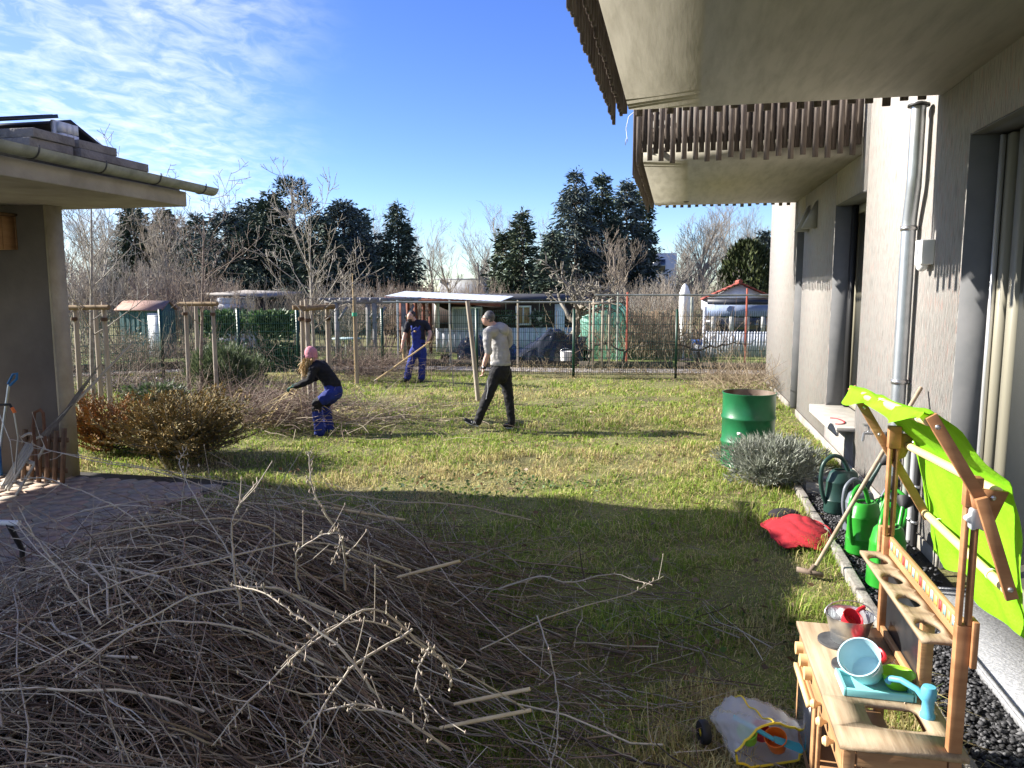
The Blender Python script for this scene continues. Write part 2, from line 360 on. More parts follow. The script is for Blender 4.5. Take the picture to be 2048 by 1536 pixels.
# balconies
def balcony(y0, y1, near, far):
    z0, z1 = 3.62, 3.82; X0 = -.45
    s = MB(); s.box((X0, y0, z0), (1.998, y1, z1)); sl = s.build('balcony', soffit, B)
    p = MB(); p.box((X0+.05, y0+.05, z1+.002), (X0+.09, y1-.05, 4.55)); p.box((X0+.09, y0+.05, z1+.002), (1.99, y0+.09, 4.55)); p.box((X0+.09, y1-.09, z1+.002), (1.99, y1-.05, 4.55))
    p.build('parapet_panel', M('panel_grey', (.30, .29, .27), (.40, .385, .36), scale=3, rough=.8), sl)
    r = MB()
    for z in (3.9, 4.5): r.box((X0-.045, y0-.01, z), (X0-.005, y1+.01, z+.09))
    for z in (3.9, 4.5):
        if near: r.box((X0, y0-.045, z), (1.97, y0-.005, z+.09))
        if far: r.box((X0, y1+.005, z), (1.97, y1+.045, z+.09))
    r.build('rail', slatwood, sl)
    def slat(cx, cy, alongx, outer, zb):
        m = MB(); t = .026; wd = .060; off = .0
        if alongx: m.box((cx-wd/2, cy-t/2, zb), (cx+wd/2, cy+t/2, 4.8))
        else: m.box((cx-t/2, cy-wd/2, zb), (cx+t/2, cy+wd/2, 4.8))
        m.build('slat', slatwood, sl)
    i = 0; y = y0+.03
    while y < y1:
        slat(X0-.062 - (.055 if i % 2 else 0), y, False, i % 2, (3.50 if i % 2 else 3.585)+random.uniform(-.02, .02)); y += .068; i += 1
    for flag, yy, sg in ((near, y0, -1), (far, y1, 1)):
        if not flag: continue
        i = 0; x = X0-.05
        while x < 1.97:
            slat(x, yy+sg*(.062+(.045 if i % 2 == 0 else 0)), True, i % 2, (3.60 if i % 2 == 0 else 3.70)+random.uniform(-.025, .025)); x += .066; i += 1
    return sl
b1 = balcony(1.2, 6.85, False, True); b2 = balcony(9.6, 14.55, True, True)
for bb, yy, xx in ((b2, 14.0, .1),):
    q = MB(); q.lathe([(.03, -.012), (.05, -.006), (.05, 0)], 14, (xx, yy, 3.618), cap0=True); q.build('drain', M('dark_metal', (.05, .045, .04), rough=.6), bb)
# downpipe
dp = MB(); dp.tube([(1.90, 7.12, 3.63), (1.90, 7.12, 3.05), (1.905, 7.14, 2.95), (1.915, 7.24, 2.70), (1.915, 7.25, 2.6), (1.915, 7.25, .25), (1.915, 7.25, -.05)], .058, 18)
dpo = dp.build('downpipe', zinc, B, smooth=True)
for z in (2.62, 1.3):
    q = MB(); q.lathe([(.059, -.02), (.066, -.02), (.066, .02), (.059, .02)], 18, (1.915, 7.25, z)); q.box((1.975, 7.235, z-.012), (2.0, 7.265, z+.012)); q.build('bracket', steel, dpo)
q = MB(); q.lathe([(.058, 0), (.085, 0), (.085, .02), (.058, .03)], 18, (1.90, 7.12, 3.595)); q.build('collar', M('collar_dark', (.03, .03, .03), rough=.5), dpo)
# sensor lamp
q = MB(); q.box((1.90, 6.80, 2.30), (1.998, 6.98, 2.50)); ss = q.build('sensor_lamp', white_plastic, B, bevel=.008); q = MB(); q.ellipsoid((1.935, 6.89, 2.295), (.045, .05, .05)); q.build('lens', white_plastic, ss, smooth=True)
# vent hoods
for y in (12.45, 13.15):
    q = MB(); q.prism([(1.998, y-.12, 3.42), (1.80, y-.12, 3.02), (1.998, y-.12, 3.02)], (0, .24, 0)); q.build('vent_hood', M('vent_grey', (.30, .30, .29), rough=.6), B)
# tap, water pipes, conduit box by the wall
q = MB(); q.tube([(1.998, 7.9, .72), (1.80, 7.9, .72)], .016, 8); q.tube([(1.84, 7.9, .72), (1.84, 7.9, .80)], .012, 8); q.box((1.79, 7.86, .79), (1.87, 7.94, .81)); q.tube([(1.80, 7.9, .72), (1.79, 7.9, .64)], .014, 8); q.build('tap', steel, B, smooth=True)
for yy, r_, mm, nm in ((6.98, .03, zinc_old, 'water_pipe'), (6.80, .028, M('grey_pipe', (.30, .30, .31), rough=.5), 'water_pipe'), (6.70, .022, black_rub, 'hose')):
    q = MB(); q.tube([(1.95, yy, 1.05), (1.95, yy, -.05)], r_, 10); o = q.build(nm, mm, B, smooth=True)
    for z in (.85, .5, .2):
        c = MB(); c.lathe([(r_+.001, -.012), (r_+.01, -.012), (r_+.01, .012), (r_+.001, .012)], 10, (1.95, yy, z)); c.build('clamp', steel, o)
q = MB(); q.box((1.95, 6.5, .62), (1.998, 6.58, .76)); q.build('junction_box', white_plastic, B, bevel=.006)

# metal grating in front of the terrace door, gravel bed, kerb
perf = M('perforated_steel', (.40, .41, .42), (.58, .585, .59), scale=60, rough=.5, metal=.6, bump=.5, bscale=60, detail=1)
q = MB(); q.box((1.66, 1.2, .0), (2.16, 5.62, .045)); q.box((1.66, 1.2, .046), (1.68, 5.62, .06)); q.box((2.14, 1.2, .046), (2.16, 5.62, .06)); q.box((1.68, 5.60, .046), (2.14, 5.62, .06))
tag(q.build('door_grating', perf), 'perforated pale steel grating strip in front of the terrace door', 'grating')
ls = thing('light_shaft_cover', 'concrete light shaft rim with a fine metal grille beside the building wall', 'grating', (1.7, 8.45, 0))
q = MB(); q.box((1.36, 8.3, -.1), (1.98, 8.38, .10)); q.box((1.36, 8.38, -.1), (1.44, 9.0, .10)); q.box((1.44, 8.92, -.1), (1.98, 9.0, .10)); q.build('rim', concrete, ls)
q = MB(); q.box((1.44, 8.38, .06), (1.96, 8.92, .08)); q.build('grille', M('dark_grille', (.08, .08, .08), (.2, .2, .2), scale=80, rough=.5, metal=.6), ls)
bed = MB(); bed.box((1.335, -1, -.08), (1.98, 8.28, -.004)); tag(bed.build('gravel_bed', M('gravel_dark', (.012, .012, .013), (.05, .05, .05), scale=60, rough=.9, bump=1, bscale=70)), kind='structure')
N = 5200
gxs = rng.uniform(1.35, 1.66, N); gys = 2.6 + (8.2-2.6)*rng.uniform(0, 1, N)**1.9
ext = rng.uniform(0, 1, N) < .15; gxs = np.where(ext & (gys > 5.7), rng.uniform(1.66, 1.95, N), gxs)
octv = np.array([[1, 0, 0], [0, 1, 0], [-1, 0, 0], [0, -1, 0], [0, 0, 1], [0, 0, -1.]]); octf = np.array([[0, 1, 4], [1, 2, 4], [2, 3, 4], [3, 0, 4], [1, 0, 5], [2, 1, 5], [3, 2, 5], [0, 3, 5]])
sz = rng.uniform(.009, .021, N)
ang_ = rng.uniform(0, 6.3, N); ca, sa = np.cos(ang_), np.sin(ang_)
vv = octv[None]*np.stack([sz*rng.uniform(.8, 1.5, N), sz*rng.uniform(.7, 1.1, N), sz*rng.uniform(.4, .75, N)], -1)[:, None] + rng.normal(0, .0022, (N, 6, 3))
vx = vv[..., 0]*ca[:, None]-vv[..., 1]*sa[:, None]; vy = vv[..., 0]*sa[:, None]+vv[..., 1]*ca[:, None]
tilt_ = rng.normal(0, .4, N)[:, None]; vzz = vv[..., 2] + vx*tilt_*.6
vv = np.stack([vx+gxs[:, None], vy+gys[:, None], vzz+.002+rng.uniform(0, .012, N)[:, None]], -1)
go = npobj('gravel', vv.reshape(-1, 3), (octf[None]+np.arange(N)[:, None, None]*6).reshape(-1, 3), M('gravel_stone', (.85, .85, .85), (1, 1, 1), scale=20, rough=.75, vcol=True), col=np.repeat(pick([(.025, .025, .027), (.04, .04, .043), (.07, .07, .075), (.015, .015, .016), (.12, .12, .125)], N), 6, 0))
tag(go, 'dark crushed gravel filling the strip between kerb and building', 'gravel', kind='stuff')
K = tag(thing('kerb', 'row of grey concrete edging stones between lawn and gravel', 'kerb', (1.29, 6, 0)), kind='structure')
kb = None; y = 1.4
while y < 8.3:
    if kb is None:
        q = MB(); q.box((-.036, -.235, -.2), (.036, .235, .05)); kb = q.build('kerb_stone', M('kerb_concrete', (.17, .155, .135), (.30, .28, .25), scale=9, rough=.95, bump=.4, bscale=40), K, bevel=.01, local=True); o = kb
    else: o = kb.copy(); COL.objects.link(o); o.parent = K
    o.location = (random.uniform(-.006, .006), y-6, random.uniform(-.012, .008)); o.rotation_euler = (0, random.uniform(-.03, .03), random.uniform(-.012, .012)); y += .482

# ---- cobbled yard on the left: jittered six-sided stones
P_ = thing('paved_yard', 'yard of grey interlocking paving stones beside the concrete shelter', 'paving', (-5.5, 5, 0)); tag(P_, kind='structure')
q = MB(); q.box((-9.5, 1.5, -.1), (-4.75, 7.5, -.003)); q.build('sand_bed', M('joint_sand', (.035, .03, .022), (.07, .06, .045), scale=20, rough=.95), P_)
paves = [M('paving_%s' % n, tuple(1.25*v*k for v, k in zip(c, (1.08, 1, .9))), tuple(1.25*v*k for v, k in zip(d, (1.08, 1, .9))), scale=9, rough=.92, bump=.35, bscale=60) for n, c, d in (('warm', (.21, .175, .15), (.30, .26, .225)), ('grey', (.20, .185, .165), (.28, .26, .235)), ('rose', (.23, .18, .155), (.31, .25, .22)))]
pm = []
for v in range(6):
    k = 6; a = np.linspace(0, 2*np.pi, k, endpoint=False)+np.pi/6; r_ = .117*(1+rng.uniform(-.10, .08, k))
    bmx = MB(); P0 = np.stack([r_*np.cos(a)*1.0, r_*np.sin(a)*.92, np.full(k, -.045)], 1); bmx.prism(P0, (0, 0, .06)); V, F = bmx.arrays(); me = mesh_np('paving_stone', V, F); me.materials.append(paves[v % 3]); pm.append(me)
cnt = 0
for iy in range(0, 40):
    for ix in range(0, 40):
        px_, py_ = -8.2+ix*.204+(.102 if iy % 2 else 0), 3.3+iy*.168
        edge = -4.78 if py_ > 5.0 else -4.78+(5.0-py_)*.95
        if px_ > edge+random.uniform(-.06, .04) or py_ > 7.3 or px_ < -6.4-(py_-4)*.45: continue
        if py_ < 3.6 or cnt >= 300: continue
        o = bpy.data.objects.new('paving_stone', pm[random.randrange(6)]); link(o, P_); o.location = (px_+5.5+random.uniform(-.008, .008), py_-5+random.uniform(-.008, .008), random.uniform(-.004, .005)); o.rotation_euler = (random.uniform(-.02, .02), random.uniform(-.02, .02), random.choice((0, R(60), R(120)))+random.uniform(-.06, .06)); cnt += 1

# ---- concrete shelter on the left
S = thing('concrete_shelter', 'open concrete shelter with flat overhanging roof and zinc gutter', 'shelter', (-7, 7.2, 0))
q = MB(); q.box((-12, -2.5, 3.0), (-5.28, 7.66, 3.16)); roof = q.build('roof', concrete, S, bevel=.012)
q = MB(); q.box((-11.9, -2.4, 3.161), (-5.32, 7.6, 3.24)); q.build('roof_edge', M('roof_felt', (.13, .125, .12), (.2, .19, .18), scale=8, rough=.9), roof)
q = MB(); q.box((-12, 7.16, -.1), (-6.66, 7.36, 2.998)); q.build('wall', M('shelter_wall', (.15, .135, .12), (.215, .195, .175), scale=1.2, rough=.93, bump=.15, bscale=12), S)
q = MB(); q.box((-6.659, 7.15, -.1), (-6.625, 7.37, 2.998)); q.build('wall_end', M('stained_lit_concrete', (.25, .215, .16), (.40, .355, .275), scale=2.8, rough=.92, bump=.5, bscale=18, lo=.25, hi=.65), S)  # mottled, and paler than the wall: bounced light is painted into this face
def halfpipe(p, q2, r, n=10):
    p = np.array(p, float); q2 = np.array(q2, float); V = []; 
    for c in (p, q2):
        for rr in (r, r-.006):
            for a in np.linspace(np.pi, 2*np.pi, n): V.append(c+np.array([rr*math.cos(a), 0, rr*math.sin(a)]))
    F = []
    for i in range(n-1):
        F += [[i, i+1, 2*n+i+1, 2*n+i], [n+i+1, n+i, 3*n+i, 3*n+i+1]]
        F += [[i, n+i, n+i+1, i+1], [2*n+i, 2*n+i+1, 3*n+i+1, 3*n+i]]
    F += [[0, 2*n, 3*n, n], [n-1, 2*n-1, 4*n-1, 3*n-1]]
    return V, F
V, F = halfpipe((-5.20, -2.5, 3.285), (-5.20, 8.02, 3.235), .082)
gt = MB().add(V, F).build('gutter', zinc_old, S, smooth=True)
q = MB(); q.add([(-5.20+.08*math.cos(a), 8.02, 3.235+.08*math.sin(a)) for a in np.linspace(np.pi, 2*np.pi, 10)], [np.arange(10)[None]]); q.build('end_cap', zinc_old, gt)
for i in range(14):
    y = -2.1+i*.76; z = 3.285-.05*(y+2.5)/10.5
    q = MB(); q.tube([(-5.20+.086*math.cos(a), y, z+.086*math.sin(a)) for a in np.linspace(np.pi*.95, 2.08*np.pi, 12)], .007, 5, ref=(0, 1, 0)); q.build('bracket', M('bracket_dark', (.10, .10, .10), rough=.5, metal=.6), gt)
# loose things on its roof
blk = None
slabm = M('ballast_slab', (.15, .14, .13), (.24, .225, .21), scale=9, rough=.95, bump=.4, bscale=50)
for (yc, n) in ((6.02, 3), (6.57, 3), (7.06, 2)):
    for i in range(n):
        q = MB(); q.box((-.17, -.24, 0), (.17, .24, .078)); o = q.build('ballast_slab', slabm, None, bevel=.006, local=True); o.location = (-5.62+random.uniform(-.015, .015), yc+random.uniform(-.01, .01), 3.242+i*.08); o.rotation_euler = (0, 0, random.uniform(-.03, .03))
        tag(o, 'grey concrete slab lying in a stack on the shelter roof', 'slab', 'ballast slabs on the shelter roof')
def panel(label, p, q2, xa, xb):
    t = thing('solar_panel', label, 'solar panel', ((xa+xb)/2, (p[0]+q2[0])/2, 3.3))
    d = np.array([0, q2[0]-p[0], q2[1]-p[1]]); d /= np.linalg.norm(d); nn = np.array([0, -d[2], d[1]])
    if nn[2] < 0: nn = -nn
    a = np.array([0, p[0], p[1]]); b = np.array([0, q2[0], q2[1]])
    m = MB(); m.prism([a+(xa, 0, 0), b+(xa, 0, 0), b+(xb, 0, 0), a+(xb, 0, 0)], nn*.035); m.build('frame', M('black_anodised', (.012, .012, .014), rough=.4), t)
    m = MB(); e = d*.03; m.prism([a+e+(xa+.03, 0, 0)+nn*.036, b-e+(xa+.03, 0, 0)+nn*.036, b-e+(xb-.03, 0, 0)+nn*.036, a+e+(xb-.03, 0, 0)+nn*.036], nn*.003); m.build('cells', M('solar_cells', (.008, .011, .02), rough=.12), t)
panel('black solar panel sloping down towards the shelter roof end', (6.70, 3.72), (7.62, 3.33), -7.6, -5.86)
panel('black solar panel sloping towards the yard on the shelter roof', (5.62, 3.50), (6.56, 3.735), -7.6, -5.86)
m = MB(); m.box((-5.88, 5.62, 3.40), (-5.83, 6.56, 3.44), rot=(R(14), 0, 0)); tag(m.build('aluminium_rail', M('aluminium2', (.6, .6, .6), rough=.35, metal=.7)), 'bare aluminium rail under the solar panel edge', 'rail')
cl_ = thing('plastic_panel_support', 'white ribbed plastic support between the two solar panels', 'bracket', (-5.84, 6.65, 3.24))
for i in range(3):
    for j in range(3):
        m = MB(); m.box((-5.86, 6.52+j*.075, 3.40+i*.10), (-5.80, 6.585+j*.075, 3.49+i*.10)); m.build('rib_cell', M('clear_white', (.72, .72, .70), rough=.4), cl_)
m = MB(); m.box((-5.90, 6.50, 3.242), (-5.865, 6.76, 3.71)); m.build('web', MATS['clear_white'], cl_)
m = MB(); m.box((-5.9, 7.52, 3.3), (-5.82, 7.62, 3.37)); tag(m.build('panel_clamp', MATS['clear_white']), 'small white clamp at the low end of the solar panel', 'bracket')
nb = thing('nest_box', 'unpainted wooden nest box hung high on the shelter wall', 'nest box', (-7.18, 7.08, 2.55))
m = MB(); m.prism([(-7.40, 7.155, 2.53), (-7.02, 7.155, 2.53), (-7.02, 7.155, 2.88), (-7.40, 7.155, 2.80)], (0, -.02, 0)); m.prism([(-7.04, 7.134, 2.53), (-7.02, 7.134, 2.53), (-7.02, 7.134, 2.875), (-7.04, 7.134, 2.875)], (0, -.16, 0)); m.prism([(-7.40, 6.974, 2.53), (-7.02, 6.974, 2.53), (-7.02, 6.974, 2.86), (-7.40, 6.974, 2.78)], (0, -.02, 0)); m.build('case', wood, nb)
m = MB(); m.prism([(-7.44, 7.15, 2.80), (-6.99, 7.15, 2.89), (-6.99, 7.15, 2.91), (-7.44, 7.15, 2.82)], (0, -.24, 0)); m.build('lid', M('dark_plank', (.10, .055, .025), (.16, .09, .04), scale=6, rough=.8), nb)

# ================================================================== BEYOND: fence, allotments, trees
def zof(p): return float((np.array([p[0], p[1], 0])-_C*np.array([1, 1, 0])) @ (_fw/np.linalg.norm(_fw[:2])*np.array([1, 1, 0])))
# ---- wire mesh fence
FP = [Gd(327, 756), gx(473, 18.7), gx(592, 19.0), Gd(766, 746), gx(953, 18.85), Gd(1147, 754), Gd(1351, 755), np.array([2.25, 19.0, 0])]
FP = [gx(-90, 14.2), gx(110, 16.2)] + FP
FN = thing('mesh_fence', 'dark green wire mesh fence with square posts along the lawn edge', 'fence', tuple(FP[4]))
for i, p in enumerate(FP):
    q = MB(); q.box((p[0]-.03, p[1]-.03, -.1), (p[0]+.03, p[1]+.03, 1.62)); q.box((p[0]-.034, p[1]-.034, 1.62), (p[0]+.034, p[1]+.034, 1.64)); q.build('post', green_metal, FN)
for a, b in zip(FP[:-1], FP[1:]):
    L_ = np.linalg.norm(b-a); d = (b-a)/L_; nv = int(L_/.05); q = MB()
    t = (np.arange(nv)+.5)/nv; P0 = a[None]+d[None]*t[:, None]*L_
    Pv = np.stack([P0+[0, 0, .05], P0+[0, 0, 1.60]], 1); V, F = tubes(Pv, np.full((nv, 2), .0046), 3); q.add(V, F)
    zs = np.arange(.07, 1.6, .2); off = np.array([-d[1], d[0], 0])*.007
    for sg in (-1, 1):
        Ph = np.stack([np.stack([a+off*sg+[0, 0, z], b+off*sg+[0, 0, z]]) for z in zs]); V, F = tubes(Ph, np.full((len(zs), 2), .0055), 3); q.add(V, F)
    tag(q.build('mesh_panel', green_metal, FN), kind='stuff')
# path and bed edging behind the fence
pm_ = MB(); V = []
pa = [gx(-200, 17.2), gx(300, 19.3), gx(766, 20.2), gx(1147, 19.4), gx(1351, 19.3), np.array([6, 20.0, 0])]; pb = [p+np.array([0, 1.0, 0]) for p in pa]
for p, p2, b, b2_ in zip(pa[:-1], pa[1:], pb[:-1], pb[1:]): pm_.add([(*p[:2], .004), (*p2[:2], .004), (*b2_[:2], .004), (*b[:2], .004)], [[0, 1, 2, 3]])
tag(pm_.build('allotment_path', M('path_concrete', (.22, .20, .18), (.36, .33, .30), scale=4, rough=.95)), kind='structure')
ed = thing('bed_edging', 'dark weathered edging boards along the path behind the fence', 'edging', tuple(gx(1200, 20.6)))
for p, p2 in zip(pb[:-1], pb[1:]):
    q = MB(); q.bar(p+np.array([.02, .05, .09]), p2+np.array([-.02, .05, .09]), .05, .2); q.build('board', M('edging_wood', (.035, .028, .022), (.08, .065, .05), scale=6, rough=.9), ed)
lawnf = MB()
for (x0, x1, z0, z1) in ((640, 900, 21.5, 27), (880, 1110, 21.8, 24.8), (1150, 1560, 21.0, 25), (150, 420, 20.5, 25), (430, 640, 22, 27)):
    V = [gx(x0, z0)+[0, 0, .006], gx(x1, z0)+[0, 0, .006], gx(x1, z1)+[0, 0, .006], gx(x0, z1)+[0, 0, .006]]; lawnf.add(V, [[0, 1, 2, 3]])
tag(lawnf.build('allotment_lawn', M('far_lawn', (.09, .13, .02), (.17, .2, .045), scale=2.5, rough=.95, bump=.6, bscale=20)), kind='structure')

# ---- bare trees
def grow(base, h, r0, seed, levels=4, kids=(5, 4, 3, 3), spread=.75, up=.35, wob=.16, trunk=.42, ratio=.62, lean=(0, 0), kpts=5, tmin=.35, rr=.55, tip=.55):
    rnd = random.Random(seed); out = []
    def br(p, d, L, r, lev):
        pts = [p]; c = p.copy(); dd = d.copy()
        for i in range(kpts-1):
            wb = wob if lev or tip > .5 else wob*.25; dd = dd + np.array([rnd.gauss(0, wb), rnd.gauss(0, wb), rnd.gauss(0, wb*.6)+(up*.25 if lev else 0)]); dd /= np.linalg.norm(dd)
            c = c + dd*L/(kpts-1); pts.append(c)
        r1 = r*((tip if lev == 0 else .5) if lev < levels-1 else .35)
        out.append((lev, np.array(pts), np.linspace(r, r1, kpts)))
        if lev >= levels-1: return
        n = kids[min(lev, len(kids)-1)]
        for i in range(n):
            t = tmin+(1-tmin)*(i+rnd.random()*.8)/n; t = min(t, .99)
            f = t*(kpts-1); i0 = int(f); q = pts[i0]+(pts[min(i0+1, kpts-1)]-pts[i0])*(f-i0)
            ax = dd if i0 == kpts-1 else (pts[i0+1]-pts[i0]); ax = ax/np.linalg.norm(ax)
            az = rnd.uniform(0, 2*math.pi); s1 = np.cross(ax, [.3, .5, .8]); s1 /= np.linalg.norm(s1); s2 = np.cross(ax, s1)
            an = spread*rnd.uniform(.65, 1.25)
            nd_ = ax*math.cos(an)+(s1*math.cos(az)+s2*math.sin(az))*math.sin(an); nd_[2] += up*.5; nd_ /= np.linalg.norm(nd_)
            rb = max((r+(r1-r)*t)*rr, .0022)
            br(q, nd_, L*ratio*rnd.uniform(.7, 1.15)*(1.15-.35*t if lev else 1.0), rb, lev+1)
    d0 = np.array([lean[0], lean[1], 1.]); d0 /= np.linalg.norm(d0)
    br(np.array(base, float), d0, h*trunk, r0, 0)
    return out
def bare_tree(name, label, cat, base, h, r0, seed, mat=None, group=None, n=4, leader=False, minr=0., **kw):
    segs = grow(base, h, r0, seed, **kw); t = thing(name, label, cat, tuple(base), group=group)
    top = max(s[1][:, 2].max() for s in segs); k = h/max(top-base[2], .1)
    bs = np.array(base, float)
    for nm, sel in (('trunk', [s for s in segs if s[0] == 0]), ('crown', [s for s in segs if s[0] > 0])):
        if not sel: continue
        Pp = np.stack([(s[1]-bs)*k+bs for s in sel]); Rr = np.maximum(np.stack([s[2] for s in sel]), minr)
        V, F = tubes(Pp, Rr, n if nm == 'crown' else 8); npobj(nm, V, F, mat or bark, t, smooth=True)
    return t
# ---- conifers
def conifer(label, base, h, rad, seed, pal, dens=1., droop=.25, group=None, taper=.85, gap=0.):
    t = thing('conifer', label, 'tree', tuple(base), group=group); bs = np.array(base, float); r_ = np.random.default_rng(seed)
    q = MB(); q.tube([bs+[0, 0, -.05], bs+[.05, 0, h*.5], bs+[0, 0, h*.97]], [rad*.05+.03, rad*.03+.02, .01], 7); q.build('trunk', bark_far, t, smooth=True)
    nb = int(230*dens*max(h/7, .5)); zt = np.sort(r_.uniform(.04, 1, nb)**.85); az = r_.uniform(0, 6.283, nb)
    Lb = rad*np.clip((1-zt), 0, 1)**taper*r_.uniform(.55, 1.25, nb)*1.12+.12; Lb *= (1-gap*(r_.uniform(0, 1, nb) < .3))
    o = np.stack([np.cos(az), np.sin(az), np.zeros(nb)], 1)
    Ps = []; Ds = []; Ls = []; Ws = []; Cs = []; sp = []
    for i in range(nb):
        m = max(9, int(40*Lb[i]/1.2)); s = r_.uniform(.12, 1, m)**.8
        dz = -droop*s**1.4*Lb[i] + .18*(s**3)*Lb[i] + .35*zt[i]*s*Lb[i]
        P0 = bs + np.array([0, 0, zt[i]*h]) + o[i][None]*(s*Lb[i])[:, None] + np.stack([np.zeros(m), np.zeros(m), dz], 1)
        sd_ = np.cross(o[i], [0, 0, 1.]); lat = r_.normal(0, 1, m)*(.16+.16*Lb[i])*(1.1-s)
        P0 = P0 + sd_[None]*lat[:, None] + r_.normal(0, .085, (m, 3))
        D0 = o[i][None]*.8 + sd_[None]*np.sign(lat)[:, None]*r_.uniform(.1, .9, m)[:, None] + np.stack([np.zeros(m), np.zeros(m), r_.uniform(-.8, .45, m)], 1)+r_.normal(0, .25, (m, 3))
        Ps.append(P0); Ds.append(D0); Ls.append(r_.uniform(.16, .40, m)); Ws.append(r_.uniform(.05, .115, m))
        sp.append([bs+[0, 0, zt[i]*h], bs+np.array([0, 0, zt[i]*h])+o[i]*Lb[i]*.9+[0, 0, (-droop*.75+.3*zt[i])*Lb[i]]])
    # leader tuft
    m = 20; s = r_.uniform(.88, 1.04, m); Ps.append(bs+np.stack([r_.normal(0, .03, m), r_.normal(0, .03, m), s*h], 1)); Ds.append(r_.normal(0, .5, (m, 3))+[0, 0, .8]); Ls.append(np.full(m, .2)); Ws.append(np.full(m, .05))
    P0 = np.concatenate(Ps); V, F = cards(P0, np.concatenate(Ds), np.concatenate(Ls), np.concatenate(Ws))
    npobj('crown', V, F, needle, t, col=np.clip(pick(pal, len(P0), 4, .4)*1.25, 0, 1))
    V, F = tubes(np.array(sp), np.tile([[.025, .008]], (nb, 1)), 3); npobj('branch', V, F, bark_far, t)
    return t
SPR = [(.045, .068, .045), (.065, .09, .06), (.09, .115, .08), (.03, .045, .03)]
BLU = [(.085, .11, .095), (.06, .08, .068), (.12, .145, .13), (.04, .055, .046)]
DRK = [(.03, .046, .024), (.042, .06, .03), (.055, .075, .038), (.07, .09, .05)]
# (picture column, row of the tip, distance, spread, palette, label)
CON = [
 (275, 418, 44, 2.6, DRK, 'dark conifer rising behind the green tool shed'),
 (335, 424, 47, 2.4, DRK, 'broad dark conifer between shed and staked fruit tree'),
 (400, 436, 42, 1.9, SPR, 'slim dark conifer behind the white allotment hut'),
 (455, 430, 40, 2.6, BLU, 'bluish spruce at the left flank of the tall spruce clump'),
 (500, 415, 42, 2.8, BLU, 'wide bluish spruce inside the tall spruce clump'),
 (545, 392, 40, 2.9, SPR, 'dense spruce in the middle of the tall spruce clump'),
 (640, 440, 38, 2.2, SPR, 'low spruce filling the clump behind the staked fruit tree'),
 (690, 408, 40, 2.7, BLU, 'pointed bluish spruce at the right flank of the tall clump'),
 (722, 432, 44, 1.8, SPR, 'narrow spruce leaning out at the right end of the clump'),
 (797, 414, 40, 2.1, SPR, 'single spruce standing apart before a bare tree'),
 (1012, 470, 36, 1.6, DRK, 'small dark conifer left of the ivy-clad trunk'),
 (1045, 428, 35, 1.2, DRK, 'narrow ivy-clad conifer column above the brown garden house'),
 (1150, 352, 38, 2.6, BLU, 'tallest silver-green fir of the group behind the greenhouse'),
 (1200, 360, 39, 2.3, SPR, 'second tall fir of the group behind the greenhouse'),
 (1250, 372, 40, 2.3, BLU, 'third fir of the group beside the balcony corner'),
 (1105, 470, 34, 1.7, SPR, 'short fir at the foot of the tall fir group'),
 (1283, 380, 41, 1.3, DRK, 'slender dark conifer half behind the balcony corner'),
 (1532, 470, 30, 1.5, BLU, 'blue-grey conifer against the building corner')]
for i, (px, py, Z, rd, pal, lab) in enumerate(CON):
    b = gx(px, Z); rd = rd*(1.15 if 420 < px < 760 else .92); conifer(lab, b, hz(py, Z)-.0, rd, 100+i, pal, dens=1.25, droop=.22 if pal is not BLU else .1, taper=.72 if px < 760 else .88, gap=.3)
# rounded pine crown over the spruce clump
def pine(label, px, py, Z, rad):
    b = gx(px, Z); h = hz(py, Z); t = thing('pine_tree', label, 'tree', tuple(b))
    q = MB(); q.tube([b, b+[.1, 0, h*.6], b+[0, 0, h*.92]], [.18, .13, .05], 8); q.build('trunk', bark_far, t, smooth=True)
    Ps = []; Ds = []
    for k in range(34):
        zt = random.uniform(.5, 1.0); a = random.uniform(0, 6.28); rr = rad*(1-abs(zt-.68)*1.5)*random.uniform(.2, 1)
        c = b+np.array([math.cos(a)*rr, math.sin(a)*rr, zt*h-.2]); n = 130; d = rng.normal(size=(n, 3)); d /= np.linalg.norm(d, axis=1)[:, None]
        Ps.append(c+d*rng.uniform(.05, .42, (n, 1))*[1, 1, .6]); Ds.append(d+[0, 0, .4])
    P0 = np.concatenate(Ps); V, F = cards(P0, np.concatenate(Ds), rng.uniform(.14, .3, len(P0)), .05); npobj('crown', V, F, needle, t, col=pick([(.022, .042, .022), (.035, .06, .03), (.015, .03, .016)], len(P0), 4, .3))
pine('dark round-topped pine towering over the spruce clump', 590, 362, 39, 1.7)
# yew beside the red-roofed hut
t = thing('yew', 'dark yellow-green upright yew behind the red-roofed garden house', 'tree', tuple(gx(1492, 29)))
b = gx(1492, 29); q = MB(); q.tube([b, b+[0, 0, 2.2]], [.12, .05], 7); q.build('trunk', bark_far, t)
n = 6500; a = rng.uniform(0, 6.28, n); zt = rng.uniform(0, 1, n); lob = 1+.22*np.sin(a*5+zt*3); rr = 1.25*np.sqrt(rng.uniform(.25, 1, n))*lob*np.sqrt(np.clip(1.02-zt**2.2, 0, 1))
P0 = b+np.stack([np.cos(a)*rr, np.sin(a)*rr, .3+zt*(hz(488, 29)-.3)], 1); D0 = np.stack([np.cos(a)*.35, np.sin(a)*.35, np.ones(n)], 1)+rng.normal(0, .3, (n, 3)); V, F = cards(P0, D0, rng.uniform(.12, .3, n), .07)
npobj('crown', V, F, needle, t, col=pick([(.045, .06, .014), (.03, .045, .012), (.065, .075, .02), (.02, .03, .01)], n, 4, .3))
